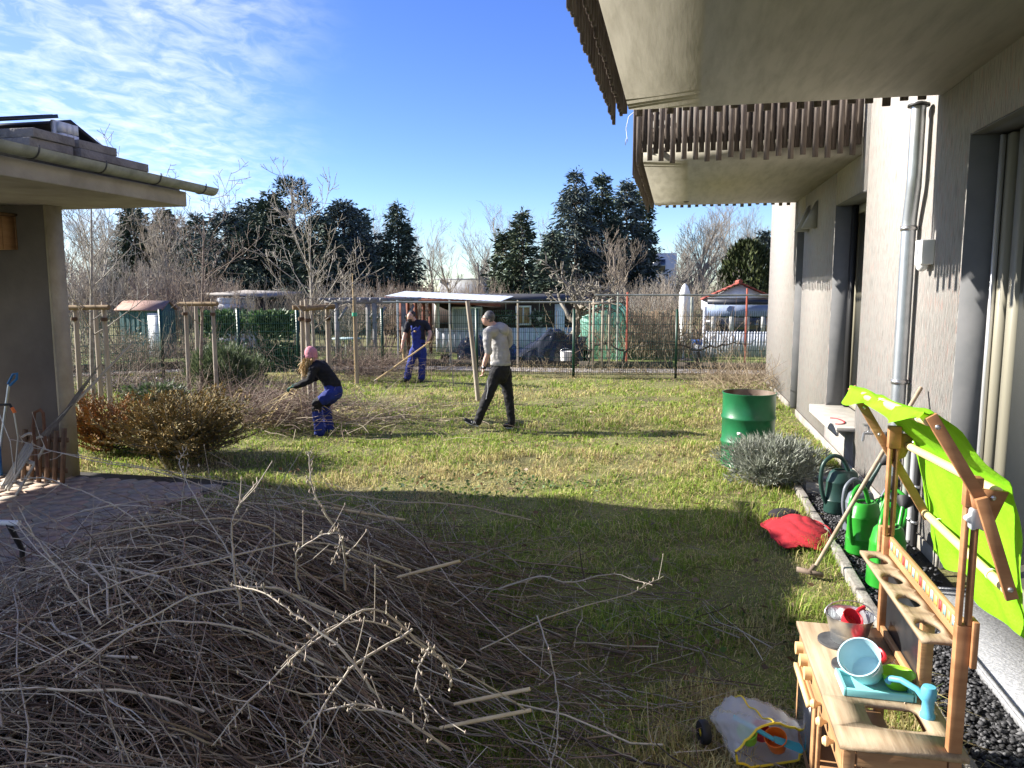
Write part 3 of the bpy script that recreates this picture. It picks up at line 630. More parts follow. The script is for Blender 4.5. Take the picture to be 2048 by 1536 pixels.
# bare trees and thickets
brn = M('bare_brown', (.19, .155, .12), (.34, .29, .23), scale=2, rough=.95); gry = M('bare_grey', (.20, .18, .15), (.37, .335, .285), scale=2, rough=.95); red = M('bare_reddish', (.19, .145, .11), (.32, .25, .19), scale=2, rough=.95)
BT = [(812, 398, 48, 'wide leafless tree fanned out behind the single spruce', gry), (1002, 396, 46, 'leafless grey tree left of the fir group', gry), (950, 440, 50, 'thin leafless tree beside the open sky gap', gry),
      (1345, 400, 40, 'leafless tree with light branches right of the fir group', brn), (1405, 428, 36, 'leafless fruit tree behind the closed parasol', brn), (1462, 405, 44, 'tall leafless tree near the yew', gry), (1528, 410, 40, 'leafless tree crown touching the building corner', gry),
      (1255, 455, 31, 'dense brown leafless tree behind the greenhouse', brn), (1310, 470, 30, 'grey twiggy tree beside the pale modern house', gry),
      (170, 405, 40, 'tall leafless tree seen past the concrete pillar', gry), (235, 412, 46, 'leafless tree behind the tool shed', gry), (310, 418, 48, 'leafless tree in the wood behind the sheds', brn), (375, 415, 50, 'thin grey tree in the wood behind the sheds', gry), (430, 412, 52, 'distant leafless tree beside the spruce clump', gry), (130, 420, 36, 'leafless tree right beside the concrete pillar', brn),
      (205, 408, 34, 'pale leafless tree between pillar and tool shed', gry), (285, 410, 35, 'leafless tree with pale twigs just behind the tool shed', gry), (365, 405, 36, 'leafless tree left of the white garden hut', brn), (765, 405, 50, 'leafless tree between the spruce clump and the single spruce', gry), (860, 432, 52, 'leafless tree right of the single spruce', gry), (905, 470, 56, 'low leafless tree in the gap before the open sky', brn),
      (1075, 420, 50, 'leafless tree between ivy column and fir group', gry), (1380, 402, 48, 'leafless tree crown below the far balcony edge', gry), (1435, 408, 50, 'leafless tree between the parasol and the yew', brn), (1500, 402, 52, 'leafless tree above the yew', gry)]
for i, (px, py, Z, lab, mt) in enumerate(BT):
    h = hz(py, Z); bare_tree('bare_tree', lab, 'tree', gx(px, Z), h, .06+h*.008, 300+i, mt, n=3, levels=5, kids=(9, 6, 5, 4), spread=.6, up=.3, wob=.12, trunk=.55, ratio=.56, minr=.0045, tmin=.22, rr=.5)
SH = []
for px, py, Z, mt in [(150, 520, 27, gry), (205, 500, 29, brn), (255, 505, 30, gry), (305, 500, 29, brn), (350, 515, 28, red), (415, 530, 27, red), (440, 540, 30, brn), (500, 545, 28, gry), (560, 550, 26, brn), (655, 540, 26, brn), (700, 550, 26, gry), (745, 545, 28, red), (790, 540, 30, red), (835, 545, 31, red), (880, 550, 32, red), (925, 545, 33, red), (965, 550, 32, brn), (1000, 560, 31, red), (1215, 540, 29, brn), (1265, 550, 28, brn), (1300, 560, 27, gry), (1345, 545, 28, brn), (1390, 540, 29, gry), (1430, 535, 31, brn), (190, 560, 25, red), (330, 570, 25.5, brn)]:
    SH.append((px, py, Z, mt))
proto = {}
for i, (px, py, Z, mt) in enumerate(SH):
    key = (mt.name, i % 2); h = hz(py, Z); b = gx(px, Z)
    if key not in proto:
        t = thing('bare_shrub', 'leafless shrub', 'shrub', (0, 0, 0), group='bare shrubs behind the allotments')
        Pp = []; Rr = []
        for k in range(16):
            a = random.uniform(0, 6.28); s = grow((math.cos(a)*.35, math.sin(a)*.35, 0), 1.0, .011, 900+i*20+k, levels=4, kids=(5, 4, 3), spread=.5, up=.45, wob=.16, trunk=.62, ratio=.62, lean=(math.cos(a)*.4, math.sin(a)*.4), tmin=.15)
            Pp += [x[1] for x in s]; Rr += [x[2] for x in s]
        Pp = np.stack(Pp); Pp[..., 2] /= Pp[..., 2].max(); V, F = tubes(Pp, np.maximum(np.stack(Rr), .0018), 3); c = npobj('stems', V, F, mt, t)
        proto[key] = t; o = t
    else: o = dup(proto[key])
    o.location = tuple(b); o.rotation_euler = (0, 0, random.uniform(0, 6)); o.scale = (h*.72, h*.72, h); o['label'] = 'leafless tangled shrub ' + ('between the concrete pillar and the teal tool shed' if px < 230 else 'right behind the teal tool shed' if px < 345 else 'left of the white garden hut' if px < 450 else 'behind the evergreen hedge' if px < 620 else 'above the grey pergola' if px < 770 else 'above the pale porch roof' if px < 940 else 'over the roof of the long brown house' if px < 1100 else 'behind the green greenhouse' if px < 1280 else 'behind the closed parasol' if px < 1400 else 'behind the red-roofed house')
# wood edge far behind: hazy brown mass
Pp = []; Rr = []
for i in range(230):
    px = rng.uniform(-150, 2100); Z = rng.uniform(58, 85); b = gx(px, Z); h = rng.uniform(3.0, 6.2) if not 840 < px < 960 else rng.uniform(1.5, 2.6)
    s = grow(b, h, .07, 2000+i, levels=4, kids=(7, 5, 3), spread=.5, up=.4, wob=.13, trunk=.6, ratio=.55, tmin=.1)
    Pp += [x[1] for x in s]; Rr += [x[2] for x in s]
V, F = tubes(np.stack(Pp), np.maximum(np.stack(Rr), .016), 3); tag(npobj('distant_wood', V, F, M('far_wood', (.16, .13, .11), (.26, .22, .19), scale=.6, rough=.95)), 'far-off leafless woodland closing the view behind the allotments', 'woodland', kind='stuff')
# gnarled pollard in front of the brown garden house
bare_tree('pollarded_tree', 'gnarled pollarded tree with knotty stubs before the greenhouse', 'tree', gx(1140, 22.5), hz(505, 22.5), .17, 77, M('pollard_bark', (.12, .105, .08), (.26, .235, .19), scale=9, rough=.95, bump=.5, bscale=20), n=5, levels=4, kids=(9, 6, 4), spread=1.05, up=.2, wob=.38, trunk=.58, ratio=.60, minr=.016, lean=(-.16, 0), tmin=.62, rr=.6)

# ---- allotment buildings
def face_dir(a, b): d = b-a; return d/np.linalg.norm(d)
corr = lambda n, c, d: M(n, c, d, scale=4, rough=.7)
shd = thing('tool_shed', 'dark teal sheet-metal tool shed with rusty red roof and white door', 'shed', tuple(gx(290, 24)))
a, b = gx(236, 24.5), gx(322, 23.6); c_ = gx(347, 25.2); zt = hz(622, 24); zr = hz(611, 24)
q = MB(); d4 = a+(c_-b)
nrib = 17
for i in range(nrib):
    p = a+(b-a)*i/nrib; p2 = a+(b-a)*(i+1)/nrib; o_ = np.array([.0, -.02 if i % 2 else 0, 0]); q.add([p+o_+[0, 0, 0], p2+o_+[0, 0, 0], p2+o_+[0, 0, zt], p+o_+[0, 0, zt]], [[0, 1, 2, 3]])
q.add([b, c_, c_+[0, 0, zt], b+[0, 0, zt], (b+c_)/2+[0, 0, zr+.1]], [[0, 1, 2, 3], [3, 2, 4]]); q.add([a, d4, d4+[0, 0, zt], a+[0, 0, zt]], [[0, 3, 2, 1]]); q.add([d4, c_, c_+[0, 0, zt], d4+[0, 0, zt]], [[0, 3, 2, 1]])
q.build('wall', corr('shed_teal', (.02, .07, .075), (.03, .10, .105)), shd)
q = MB(); m1 = (a+d4)/2+[0, 0, zr+.12]; m2 = (b+c_)/2+[0, 0, zr+.12]; e = np.array([0, -.12, 0])
q.prism([a+e+[-.1, 0, zt+.01], b+e+[.06, 0, zt+.01], m2+[.06, 0, 0], m1+[-.1, 0, 0]], (0, 0, .03)); q.prism([m1+[-.1, 0, .001], m2+[.06, 0, .001], c_+[.06, .1, zt+.01], d4+[-.1, .1, zt+.01]], (0, 0, .03)); q.build('roof', M('rusty_roof', (.22, .12, .085), (.32, .20, .15), scale=5, rough=.8, stretch=(4, .3, 1)), shd)
q = MB(); dn = face_dir(a, b); p = b-dn*.62; p2 = b-dn*.06; q.prism([p+[0, -.04, .02], p2+[0, -.04, .02], p2+[0, -.04, zt-.05], p+[0, -.04, zt-.05]], (0, -.02, 0)); q.build('door', M('shed_white', (.55, .57, .60), (.68, .70, .72), scale=5, rough=.6), shd)
def hut(name, label, x0, x1, Z0, Z1, rows, depth=2.5):
    """a straight hut front from column x0 at Z0 to column x1 at Z1; rows of (picture row top, row bottom, material) bands; returns helper"""
    a, b = gx(x0, Z0), gx(x1, Z1); d = face_dir(a, b); nrm = np.array([-d[1], d[0], 0]); L_ = np.linalg.norm(b-a); Zm = (Z0+Z1)/2
    t = thing(name, label, 'garden house', tuple((a+b)/2))
    def rect(u0, u1, z0, z1, off=0., th=.04):
        p = a+d*u0-nrm*off; p2 = a+d*u1-nrm*off; m = MB(); m.prism([p+[0, 0, z0], p2+[0, 0, z0], p2+[0, 0, z1], p+[0, 0, z1]], nrm*th); return m
    return t, rect, L_, a, b, d, nrm
# long brown garden house with pale boarded base
hb, rect, L_, a, b, d, nrm = hut('garden_house', 'long dark brown garden house with pale boarded base and low roof', 872, 1172, 25.6, 26.4, None)
ztop = hz(600, 26); zmid = hz(655, 26)
rect(0, L_, zmid, ztop, 0, 2.6).build('wall', M('dark_boards', (.028, .017, .015), (.05, .032, .028), scale=6, rough=.85, stretch=(6, 6, .3)), hb)
nbd = 26
for i in range(nbd):
    rect(L_*i/nbd+.006, L_*(i+1)/nbd-.006, 0, zmid-.01, .02+.006*(i % 2), .03).build('base_board', M('pale_blue_boards', (.50, .54, .60), (.62, .65, .70), scale=5, rough=.7), hb)
rect(0, L_, 0, zmid-.02, -.02, .3).build('base_wall', MATS['pale_blue_boards'], hb)
def window(t, rect, u0, u1, z0, z1, fm, pm__, mull=1):
    fr = rect(u0, u0+.06, z0, z1, .05, .05); 
    for m in (rect(u1-.06, u1, z0, z1, .05, .05), rect(u0+.06, u1-.06, z0, z0+.06, .05, .05), rect(u0+.06, u1-.06, z1-.06, z1, .05, .05)): fr.add(*m.arrays())
    for k in range(mull): 
        um = u0+(u1-u0)*(k+1)/(mull+1); fr.add(*rect(um-.025, um+.025, z0+.06, z1-.06, .05, .05).arrays())
    w_ = fr.build('window', fm, t); rect(u0+.05, u1-.05, z0+.05, z1-.05, .015, .01).build('pane', pm__, w_)
wf_ = M('window_white', (.68, .68, .66), rough=.5); curtain = M('curtain_blue', (.36, .42, .48), (.50, .55, .60), scale=3, rough=.6, stretch=(14, 14, .2)); shut = M('brown_blind', (.30, .19, .09), (.42, .28, .14), scale=4, rough=.7)
u = lambda px: L_*(px-872)/300
window(hb, rect, u(902), u(962), zmid-.05, hz(613, 26), wf_, curtain, 0); window(hb, rect, u(1028), u(1060), hz(650, 26), hz(611, 26), wf_, shut)
rect(u(868), u(878), zmid, ztop, .05, .05).build('corner_trim', wf_, hb)
rect(u(1108), u(1128), 0, hz(608, 26), .05, .05).build('pale_panel', MATS['pale_blue_boards'], hb)
q = MB(); q.prism([a+[-.2, -.35, ztop+.0], b+[.2, -.35, ztop+.0], b+nrm*1.5+[.2, 0, ztop+.16], a+nrm*1.5+[-.2, 0, ztop+.16]], (0, 0, .05)); q.build('roof', M('dark_felt_roof', (.025, .025, .027), (.05, .05, .053), scale=4, rough=.8), hb)
for px in (1008, 1075):
    p = a+d*u(px)-nrm*.15; fl = thing('hanging_planter', 'hanging basket of trailing plants on the brown garden house wall', 'planter', tuple(p+[0, 0, 1.0]), group='hanging baskets on the brown house')
    n = 160; P0 = p+rng.normal(0, 1, (n, 3))*[.16, .08, .12]+[0, 0, hz(634, 26)]; V, F = cards(P0, rng.normal(size=(n, 3)), .13, .07); npobj('plant', V, F, leaf, fl, col=pick([(.09, .12, .05), (.3, .3, .24), (.05, .08, .03)], n, 4))['kind'] = 'stuff'
    q = MB(); q.lathe([(.05, 0), (.13, .12)], 10, p+[0, 0, hz(641, 26)], cap0=True); q.build('basket', wf_, fl); q = MB(); q.tube([p+[0, 0, hz(634, 26)], p+[0, 0, ztop]], .006, 4); q.build('hook', steel, fl)
# white corrugated porch roof with posts
pr_ = thing('porch_roof', 'pale corrugated porch roof on rust-brown posts beside the brown house', 'porch', tuple(gx(850, 24)))
zpl, zpr = hz(592, 24), hz(603, 24)
pa_, pb_ = gx(768, 24.0), gx(1000, 24.4); q = MB(); nc = 40
for i in range(nc):
    p = pa_+(pb_-pa_)*i/nc; p2 = pa_+(pb_-pa_)*(i+1)/nc; z0 = zpl+(zpr-zpl)*i/nc; z1 = zpl+(zpr-zpl)*(i+1)/nc; k0 = .012*(i % 2); k1 = .012*((i+1) % 2)
    q.add([p+[0, 0, z0+k0], p2+[0, 0, z1+k1], p2+[.1, 1.6, z1+k1+.15], p+[.1, 1.6, z0+k0+.15]], [[0, 1, 2, 3]])
q.build('roof', M('pale_corrugated', (.55, .60, .68), (.68, .72, .78), scale=3, rough=.5), pr_)
q = MB(); q.prism([pa_+[0, .03, zpl-.02], pb_+[0, .03, zpr-.02], pb_+[0, .03, zpr-.16], pa_+[0, .03, zpl-.13]], (0, .05, 0)); q.build('fascia', M('red_brown_wood', (.13, .035, .02), (.2, .06, .035), scale=5, rough=.8), pr_)
for px in (802, 815, 830, 846, 860):
    p = gx(px, 25.2); q = MB(); q.box((p[0]-.05, p[1]-.05, 0), (p[0]+.05, p[1]+.05, hz(600, 25.2)+.1)); q.build('post', MATS['red_brown_wood'], pr_)
# grey pergola
pg = thing('pergola', 'weathered grey wooden pergola left of the porch roof', 'pergola', tuple(gx(715, 21.5)))
gw = M('pergola_grey', (.17, .165, .16), (.27, .26, .255), scale=6, rough=.85, stretch=(1, 1, .2))
for px in (672, 748):
    for dy in (0, 1.5):
        p = gx(px, 21.3)+[dy*.2, dy, 0]; q = MB(); q.box((p[0]-.05, p[1]-.05, 0), (p[0]+.05, p[1]+.05, hz(606, 21.4))); q.build('post', gw, pg)
        q = MB(); q.bar(p+[.05, 0, 1.25], p+[.32, 0, 1.62], .06, .06); q.build('brace', gw, pg)
for dy in (0, 1.5): q = MB(); q.bar(gx(648, 21.3)+[dy*.2, dy, hz(603, 21.3)], gx(780, 21.3)+[dy*.2, dy, hz(603, 21.3)], .06, .12); q.build('beam', gw, pg)
for i in range(7): p = gx(652+i*20, 21.3); q = MB(); q.bar(p+[-.05, -.3, hz(598, 21.3)], p+[.35, 1.9, hz(598, 21.3)], .06, .07); q.build('rafter', gw, pg)
# white hut at the left
hw, rect, L_, a, b, d, nrm = hut('garden_hut', 'small white clapboard garden hut behind the evergreen hedge', 438, 520, 27, 27.6, None)
for i in range(9): rect(0, L_, i*.2+.004, i*.2+.196, .012*(i % 2), 2).build('clapboard', M('white_boards', (.60, .63, .68), (.72, .74, .78), scale=4, rough=.7), hw)
zt = 1.82
q = MB(); q.prism([a+[-.3, -.3, zt+.08], b+[.5, -.3, zt], b+[.5, 2.2, zt+.12], a+[-.3, 2.2, zt+.2]], (0, 0, .07)); q.build('roof', M('hut_roof', (.20, .18, .16), (.28, .26, .24), scale=3, rough=.8), hw)
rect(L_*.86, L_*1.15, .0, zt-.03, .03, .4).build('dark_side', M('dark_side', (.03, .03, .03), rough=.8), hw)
# polytunnel greenhouse
gh = thing('greenhouse', 'round-topped greenhouse covered in green translucent mesh foil', 'greenhouse', tuple(gx(1200, 23.2)))
c0 = gx(1200, 23.0); rad = .78; zc_ = hz(600, 23)-rad
def arch(y, r, n=22): 
    pts = [(-r, .0)]+[(r*math.cos(a), zc_+r*math.sin(a)) for a in np.linspace(np.pi, 0, n)]+[(r, 0.)]; return np.array([[c0[0]+x, c0[1]+y, z] for x, z in pts])
A0, A1 = arch(0, rad), arch(2.6, rad); k = len(A0)
foil = M('green_foil', (.34, .62, .52), (.42, .70, .60), scale=3, rough=.35, bump=.5, bscale=5, trans=.6)
q = MB(); q.add(np.concatenate([A0, A1]), [[i, i+1, k+i+1, k+i] for i in range(k-1)]); q.build('foil_roof', foil, gh, smooth=True)
q = MB(); q.prism(A0[::-1], (0, .012, 0)); q.build('foil_front', foil, gh)
for y in (-.01, 1.3, 2.6):
    q = MB(); q.tube(arch(y, rad+.012), .014, 5, ref=(0, 1, 0)); q.build('hoop', M('green_hoop', (.03, .10, .07), rough=.5), gh)
for x in (-.26, .26):
    q = MB(); q.tube([c0+[x, -.02, 0], c0+[x, -.02, zc_+math.sqrt(rad**2-x*x)]], .012, 5); q.build('door_bar', MATS['green_hoop'], gh)
# red-roofed hut at the right with awning and picket fence
hr, rect, L_, a, b, d, nrm = hut('garden_house', 'small white garden house with red tiled gable and blue awning', 1408, 1562, 24.2, 23.8, None)
zt = hz(597, 24); wht = M('white_hut', (.55, .58, .64), (.68, .70, .74), scale=3, rough=.7)
rect(0, .09, 0, zt-.25, .0, .09).build('corner_post', wht, hr); rect(.1, L_, zt-.18, zt-.02, .3, .06).build('awning_box', M('dark_blue_box', (.02, .025, .04), rough=.5), hr)
rect(.09, L_, .75, zt-.6, -.25, .02).build('glazing', M_glass('hut_glass', (.05, .05, .05), .12), hr); rect(.09, L_, 0, .75, -.2, .05).build('apron', wht, hr)
m = rect(.1, L_, zt-.55, zt-.2, .0, .01); V, F = m.arrays(); m2 = MB(); m2.add(V, F); m2.build('awning', M('awning_blue', (.20, .26, .40), (.26, .32, .46), scale=4, rough=.8), hr)
for uu in (.28, .85, 1.35, 1.85): rect(L_*uu/2.4, L_*uu/2.4+.14, .78, zt-.5, -.2, .02).build('curtain', M('white_curtain', (.5, .5, .48), rough=.9), hr)
rect(.1, L_, zt-.4, zt, -1.2, 1.5).build('wall', wht, hr)
um = L_*.5; pk = a+d*um; zg0, zg1 = zt+.02, hz(562, 24)+.02
q = MB(); q.prism([pk-d*.95+[0, .9, zg0], pk+d*.95+[0, .9, zg0], pk+[0, .9, zg1-.12]], (0, .06, 0)); q.build('gable', wht, hr)
rr_ = M('red_tile', (.22, .045, .03), (.33, .085, .06), scale=7, rough=.8)
for sg in (-1, 1):
    for i in range(7):
        p0 = pk+d*sg*(1.2-i*.172)+[0, .72, zg0-.08+(zg1-zg0)*(i/7)]; p1 = pk+d*sg*(1.2-(i+1)*.172-.03)+[0, .72, zg0-.08+(zg1-zg0)*((i+1)/7)+.01]
        q = MB(); q.prism([p0, p1, p1+[0, 1.6, 0], p0+[0, 1.6, 0]], (0, 0, .045)); q.build('tile_row', rr_, hr)
q = MB(); q.tube([pk+[0, .68, zg1-.03], pk+[0, 2.35, zg1-.03]], .07, 8); q.build('ridge', rr_, hr)
q = MB(); q.tube([a+[-.35, .3, 0], a+[-.35, .3, zt+.05]], .05, 8); q.build('drainpipe', zinc_old, hr)
pf = thing('picket_fence', 'pale blue-white picket fence in front of the red-roofed house', 'fence', tuple(gx(1470, 23)))
pA, pB = gx(1408, 23.3), gx(1545, 23.0); npk = 24; zpk = hz(662, 23.1)
pw = M('picket_white', (.42, .46, .54), (.55, .58, .64), scale=5, rough=.75)
for i in range(npk):
    p = pA+(pB-pA)*(i+.5)/npk; q = MB(); q.prism([p+[-.034, 0, .05], p+[.034, 0, .05], p+[.034, 0, zpk-.05], p+[.018, 0, zpk-.01], p+[-.018, 0, zpk-.01], p+[-.034, 0, zpk-.05]], (0, .02, 0)); q.build('picket', pw, pf)
for z in (.25, .7): q = MB(); q.bar(pA+[0, .035, z], pB+[0, .035, z], .03, .06); q.build('rail', pw, pf)
# closed white parasol
ps = thing('closed_parasol', 'closed white parasol standing on the grass before the huts', 'parasol', tuple(gx(1370, 22.6)))
b = gx(1370, 22.6); q = MB(); pr2 = [(.05, hz(690, 22.6)), (.10, hz(680, 22.6)), (.13, hz(650, 22.6)), (.17, hz(610, 22.6)), (.15, hz(585, 22.6)), (.08, hz(572, 22.6)), (.015, hz(567, 22.6))]
q.lathe(pr2, 12, b, cap0=True); o = q.build('canopy', M('parasol_white', (.72, .72, .68), (.80, .80, .77), scale=5, rough=.85, bump=.6, bscale=6, stretch=(4, 4, .4)), ps, smooth=True)
q = MB(); q.tube([b, b+[0, 0, hz(690, 22.6)]], .022, 8); q.build('pole', wf_, ps); q = MB(); q.lathe([(.02, .0), (.24, .0), (.24, .05), (.05, .09)], 14, b, cap0=True); q.build('base', concrete_dk, ps)
# blue lidded box next to the hut
bx_ = thing('storage_box', 'light box with bright blue lid beside the red-roofed house', 'box', tuple(gx(1398, 23.6)))
b = gx(1398, 23.6); q = MB(); q.box((b[0]-.14, b[1]-.14, 0), (b[0]+.14, b[1]+.14, .42)); q.build('body', wht, bx_); q = MB(); q.box((b[0]-.17, b[1]-.17, .42), (b[0]+.17, b[1]+.17, .56)); q.build('lid', M('blue_plastic', (.02, .12, .45), rough=.4), bx_)
# black tarpaulin over a heap
tp = thing('tarpaulin_heap', 'crumpled black tarpaulin sheeting draped over a long low heap', 'tarpaulin', tuple(gx(1040, 22)))
A_, B_ = gx(922, 22.0), gx(1172, 22.0); nu, nv = 70, 26; U = np.linspace(0, 1, nu); Vv = np.linspace(0, 1, nv); UU, VV = np.meshgrid(U, Vv)
hgt = .62+.10*np.sin(UU*9)+.33*np.exp(-((UU-.72)/.11)**2)-.14*np.exp(-((UU-.45)/.07)**2); prof = np.clip(np.sin(np.pi*np.clip(VV, 0, 1)), 0, 1)**.45
cr = rng.normal(0, 1, (nv, nu)); 
for _ in range(2): cr = (cr+np.roll(cr, 1, 0)+np.roll(cr, -1, 0)+np.roll(cr, 1, 1)+np.roll(cr, -1, 1))/5
base = A_[None, None]+(B_-A_)[None, None]*UU[..., None]; PZ_ = base+np.stack([cr*.07, (VV-.5)*1.1+cr*.12, np.clip(hgt*prof+cr*.13*prof, -.02, None)], -1)
I = (np.arange(nv-1)[:, None]*nu+np.arange(nu-1)[None]).ravel()
npobj('sheet', PZ_.reshape(-1, 3), np.stack([I, I+1, I+nu+1, I+nu], -1), M('black_tarp', (.012, .013, .016), (.022, .024, .03), scale=3, rough=.22, bump=.7, bscale=9, spec=.6), tp)
for px, zz in ((925, .75), (995, .68), (1108, .9)):
    p = gx(px, 21.6); q = MB(); q.bar(p, p+[.04, .25, zz], .05, .04); q.build('weight_board', wood_grey, tp)
bu = thing('bucket', 'white pail standing by the tarpaulin behind the fence', 'bucket', tuple(gx(1133, 20.9)))
b = gx(1133, 20.9); q = MB(); q.lathe([(.13, 0), (.16, .42), (.165, .42), (.14, .40)], 16, b, cap0=True); q.build('body', white_plastic, bu, smooth=True); q = MB(); q.tube([b+[.16*math.cos(t_), 0, .40+.1*math.sin(t_)] for t_ in np.linspace(0, np.pi, 9)], .006, 4, ref=(0, 1, 0)); q.build('handle', steel, bu)
# trellis: horizontal pipes on posts, stakes
tr = thing('pipe_trellis', 'grey pipe trellis with red posts behind the fence', 'trellis', tuple(gx(1300, 20.4)))
Zt = 20.4
for (x0, x1, py) in ((765, 1215, 604), (1190, 1560, 590)):
    q = MB(); q.tube([gx(x0, Zt)+[0, 0, hz(py, Zt)], gx(x1, Zt)+[0, 0, hz(py, Zt)]], .024, 8); q.build('pipe', zinc_old, tr, smooth=True)
for px, py, mt in ((793, 604, zinc), (898, 604, zinc_old), (1035, 604, wood_grey), (1180, 604, wood_grey), (1236, 588, zinc_old), (1255, 588, M('red_pole', (.35, .07, .04), (.48, .14, .09), scale=6, rough=.6)), (1495, 580, 'red')):
    p = gx(px, Zt); q = MB(); q.tube([p+[0, .05, 0], p+[0, .05, hz(py, Zt)+.05]], .026, 8); q.build('post', MATS['red_pole'] if mt == 'red' else mt, tr, smooth=True)
vf = thing('vine_frame', 'wooden slat frame carrying old vines before the greenhouse', 'trellis', tuple(gx(1205, 20.0)))
for px in (1188, 1206, 1220):
    p = gx(px, 20.0); q = MB(); q.box((p[0]-.03, p[1]-.02, 0), (p[0]+.03, p[1]+.02, hz(598, 20))); q.build('upright', wood_grey, vf)
q = MB(); q.bar(gx(1183, 20.0)+[0, -.04, hz(607, 20)], gx(1222, 20.0)+[0, -.04, hz(606, 20)], .03, .05); q.build('crosspiece', wood_grey, vf)
def vine(px, Z, spanx, seed, label):
    t = thing('grape_vine', label, 'vine', tuple(gx(px, Z))); b = gx(px, Z); rnd = random.Random(seed); V0 = MB()
    pts = [b+np.array([rnd.gauss(0, .03), 0, z]) for z in np.linspace(0, .45, 5)]; V0.tube(pts, [.05, .04, .04, .035, .03], 7); V0.build('stem', M('vine_bark', (.035, .028, .022), (.08, .065, .05), scale=12, rough=.95), t, smooth=True)
    m = MB()
    for sg in (-1, 1):
        pts = [pts[-1] if False else b+np.array([sg*s*spanx, rnd.gauss(0, .02), .45+.22*math.sin(min(1, s*1.5)*1.6)+rnd.gauss(0, .025)]) for s in np.linspace(0, 1, 10)]
        m.tube(pts, np.linspace(.03, .014, 10), 6)
        for k in range(9): p = pts[1+k]; m.tube([p, p+np.array([rnd.gauss(0, .06), rnd.gauss(0, .04), rnd.uniform(.1, .3)])], [.01, .005], 4)
    m.build('arms', MATS['vine_bark'], t, smooth=True)
vine(1400, 20.3, 1.35, 3, 'black old vine with arms along the fence near the parasol'); vine(1250, 20.2, .9, 4, 'old dark vine trained between the red post and the slat frame'); vine(1180, 20.2, .6, 5, 'thin knotty vine below the slat frame')
# pale modern house far behind
fh = thing('modern_house', 'pale flat-roofed house glimpsed far behind the bare trees', 'house', tuple(gx(1300, 62)))
Zf = 62
def blk_(x0, x1, y0, y1, dep=6): p, p2 = gx(x0, Zf), gx(x1, Zf); m = MB(); m.box((p[0], p[1], hz(y1, Zf)), (p2[0], p[1]+dep, hz(y0, Zf))); return m
blk_(1225, 1352, 508, 600).build('wall', M('far_white', (.50, .51, .53), rough=.8), fh)
for x0, x1 in ((1225, 1250), (1262, 1290), (1305, 1330)):
    p, p2 = gx(x0, Zf), gx(x1, Zf); m = MB(); m.box((p[0], gx(1210, Zf)[1]-.05, hz(545, Zf)), (p2[0], gx(1210, Zf)[1]+.02, hz(520, Zf))); m.build('window', glassm, fh)
lb = MB(); p, p2 = gx(880, 70), gx(1010, 70); lb.box((p[0], p[1], 0), (p2[0], p[1]+5, hz(560, 70))); fb = thing('flat_building', 'low grey flat-roofed building far off in the gap between trees', 'building', tuple((p+p2)/2)); lb.build('wall', M('far_grey', (.30, .31, .33), rough=.8), fb)
lb = MB(); lb.box((p[0]-.4, p[1]-.4, hz(560, 70)), (p2[0]+.4, p[1]+5.4, hz(557, 70))); lb.build('roof', MATS['far_grey'], fb)

# ---- evergreen hedge behind the fence, small shrubs
def bush(name, label, cat, c, r, n, pal, ln=.09, wd=.045, up=.3, stems=True, mat=None, boxy=False, mat2=None, group=None):
    t = thing(name, label, cat, tuple(c), group=group); c = np.array(c, float); r = np.array(r, float)
    d = rng.normal(size=(n, 3)); d /= np.linalg.norm(d, axis=1)[:, None]
    if boxy: d = np.sign(d)*np.abs(d)**.45; d /= np.maximum(np.abs(d).max(1)[:, None], .6)
    lum = 1 if boxy else (1+.17*np.sin(3.3*d[:, :1]*2+2.1*d[:, 1:2]*3+c[0])+.13*np.sin(7*d[:, 1:2]+5*d[:, 2:3])+.1*np.sin(11*d[:, :1]-6*d[:, 2:3])); k = rng.uniform(.45, 1.06, (n, 1))**.6*lum; P0 = c+d*k*r+[0, 0, r[2]]; P0 = P0[P0[:, 2] > .01]; n = len(P0); d = (P0-c-[0, 0, r[2]])/r
    V, F = cards(P0, d+rng.normal(0, .6, (n, 3))+[0, 0, up], rng.uniform(.6, 1.3, n)*ln, wd); npobj('foliage', V, F, mat or leaf, t, col=pick(pal, n, 4, .35))
    if stems:
        m = 26; P1 = np.stack([np.repeat(c[None], m, 0)+rng.normal(0, .12, (m, 3))*[1, 1, 0], c+rng.normal(0, .5, (m, 3))*r*.8+[0, 0, r[2]]], 1); P1[:, :, 2] = np.maximum(P1[:, :, 2], 0); V, F = tubes(P1, np.tile([[.012, .005]], (m, 1)), 4); npobj('stems', V, F, bark, t)
    return t
hc_ = (gx(402, 20.2)+gx(588, 20.6))/2; hw_ = np.linalg.norm(gx(402, 20.2)-gx(588, 20.6))/2
bush('hedge', 'glossy evergreen hedge growing behind the mesh fence', 'hedge', hc_, (hw_, .5, hz(626, 20.4)/2), 9000, [(.035, .085, .025), (.07, .14, .04), (.02, .05, .018), (.18, .25, .11)], .12, .075, boxy=True)
bush('rosemary_bush', 'upright grey-green herb bush beside the middle tree stakes', 'shrub', gx(437, 15.6), (.62, .5, .45), 5200, [(.10, .14, .06), (.14, .18, .085), (.07, .10, .045)], .14, .02, up=1.3)
bush('rosemary_bush', 'smaller green herb clump below the evergreen hedge', 'shrub', gx(490, 17.2), (.5, .4, .28), 2200, [(.10, .14, .06), (.13, .165, .075)], .12, .02, up=1.2)
bush('garden_shrub', 'pale-leaved shrub standing before the teal tool shed', 'shrub', gx(258, 20), (.38, .35, .5), 420, [(.20, .20, .13), (.13, .14, .08), (.28, .25, .17)], .1, .06)
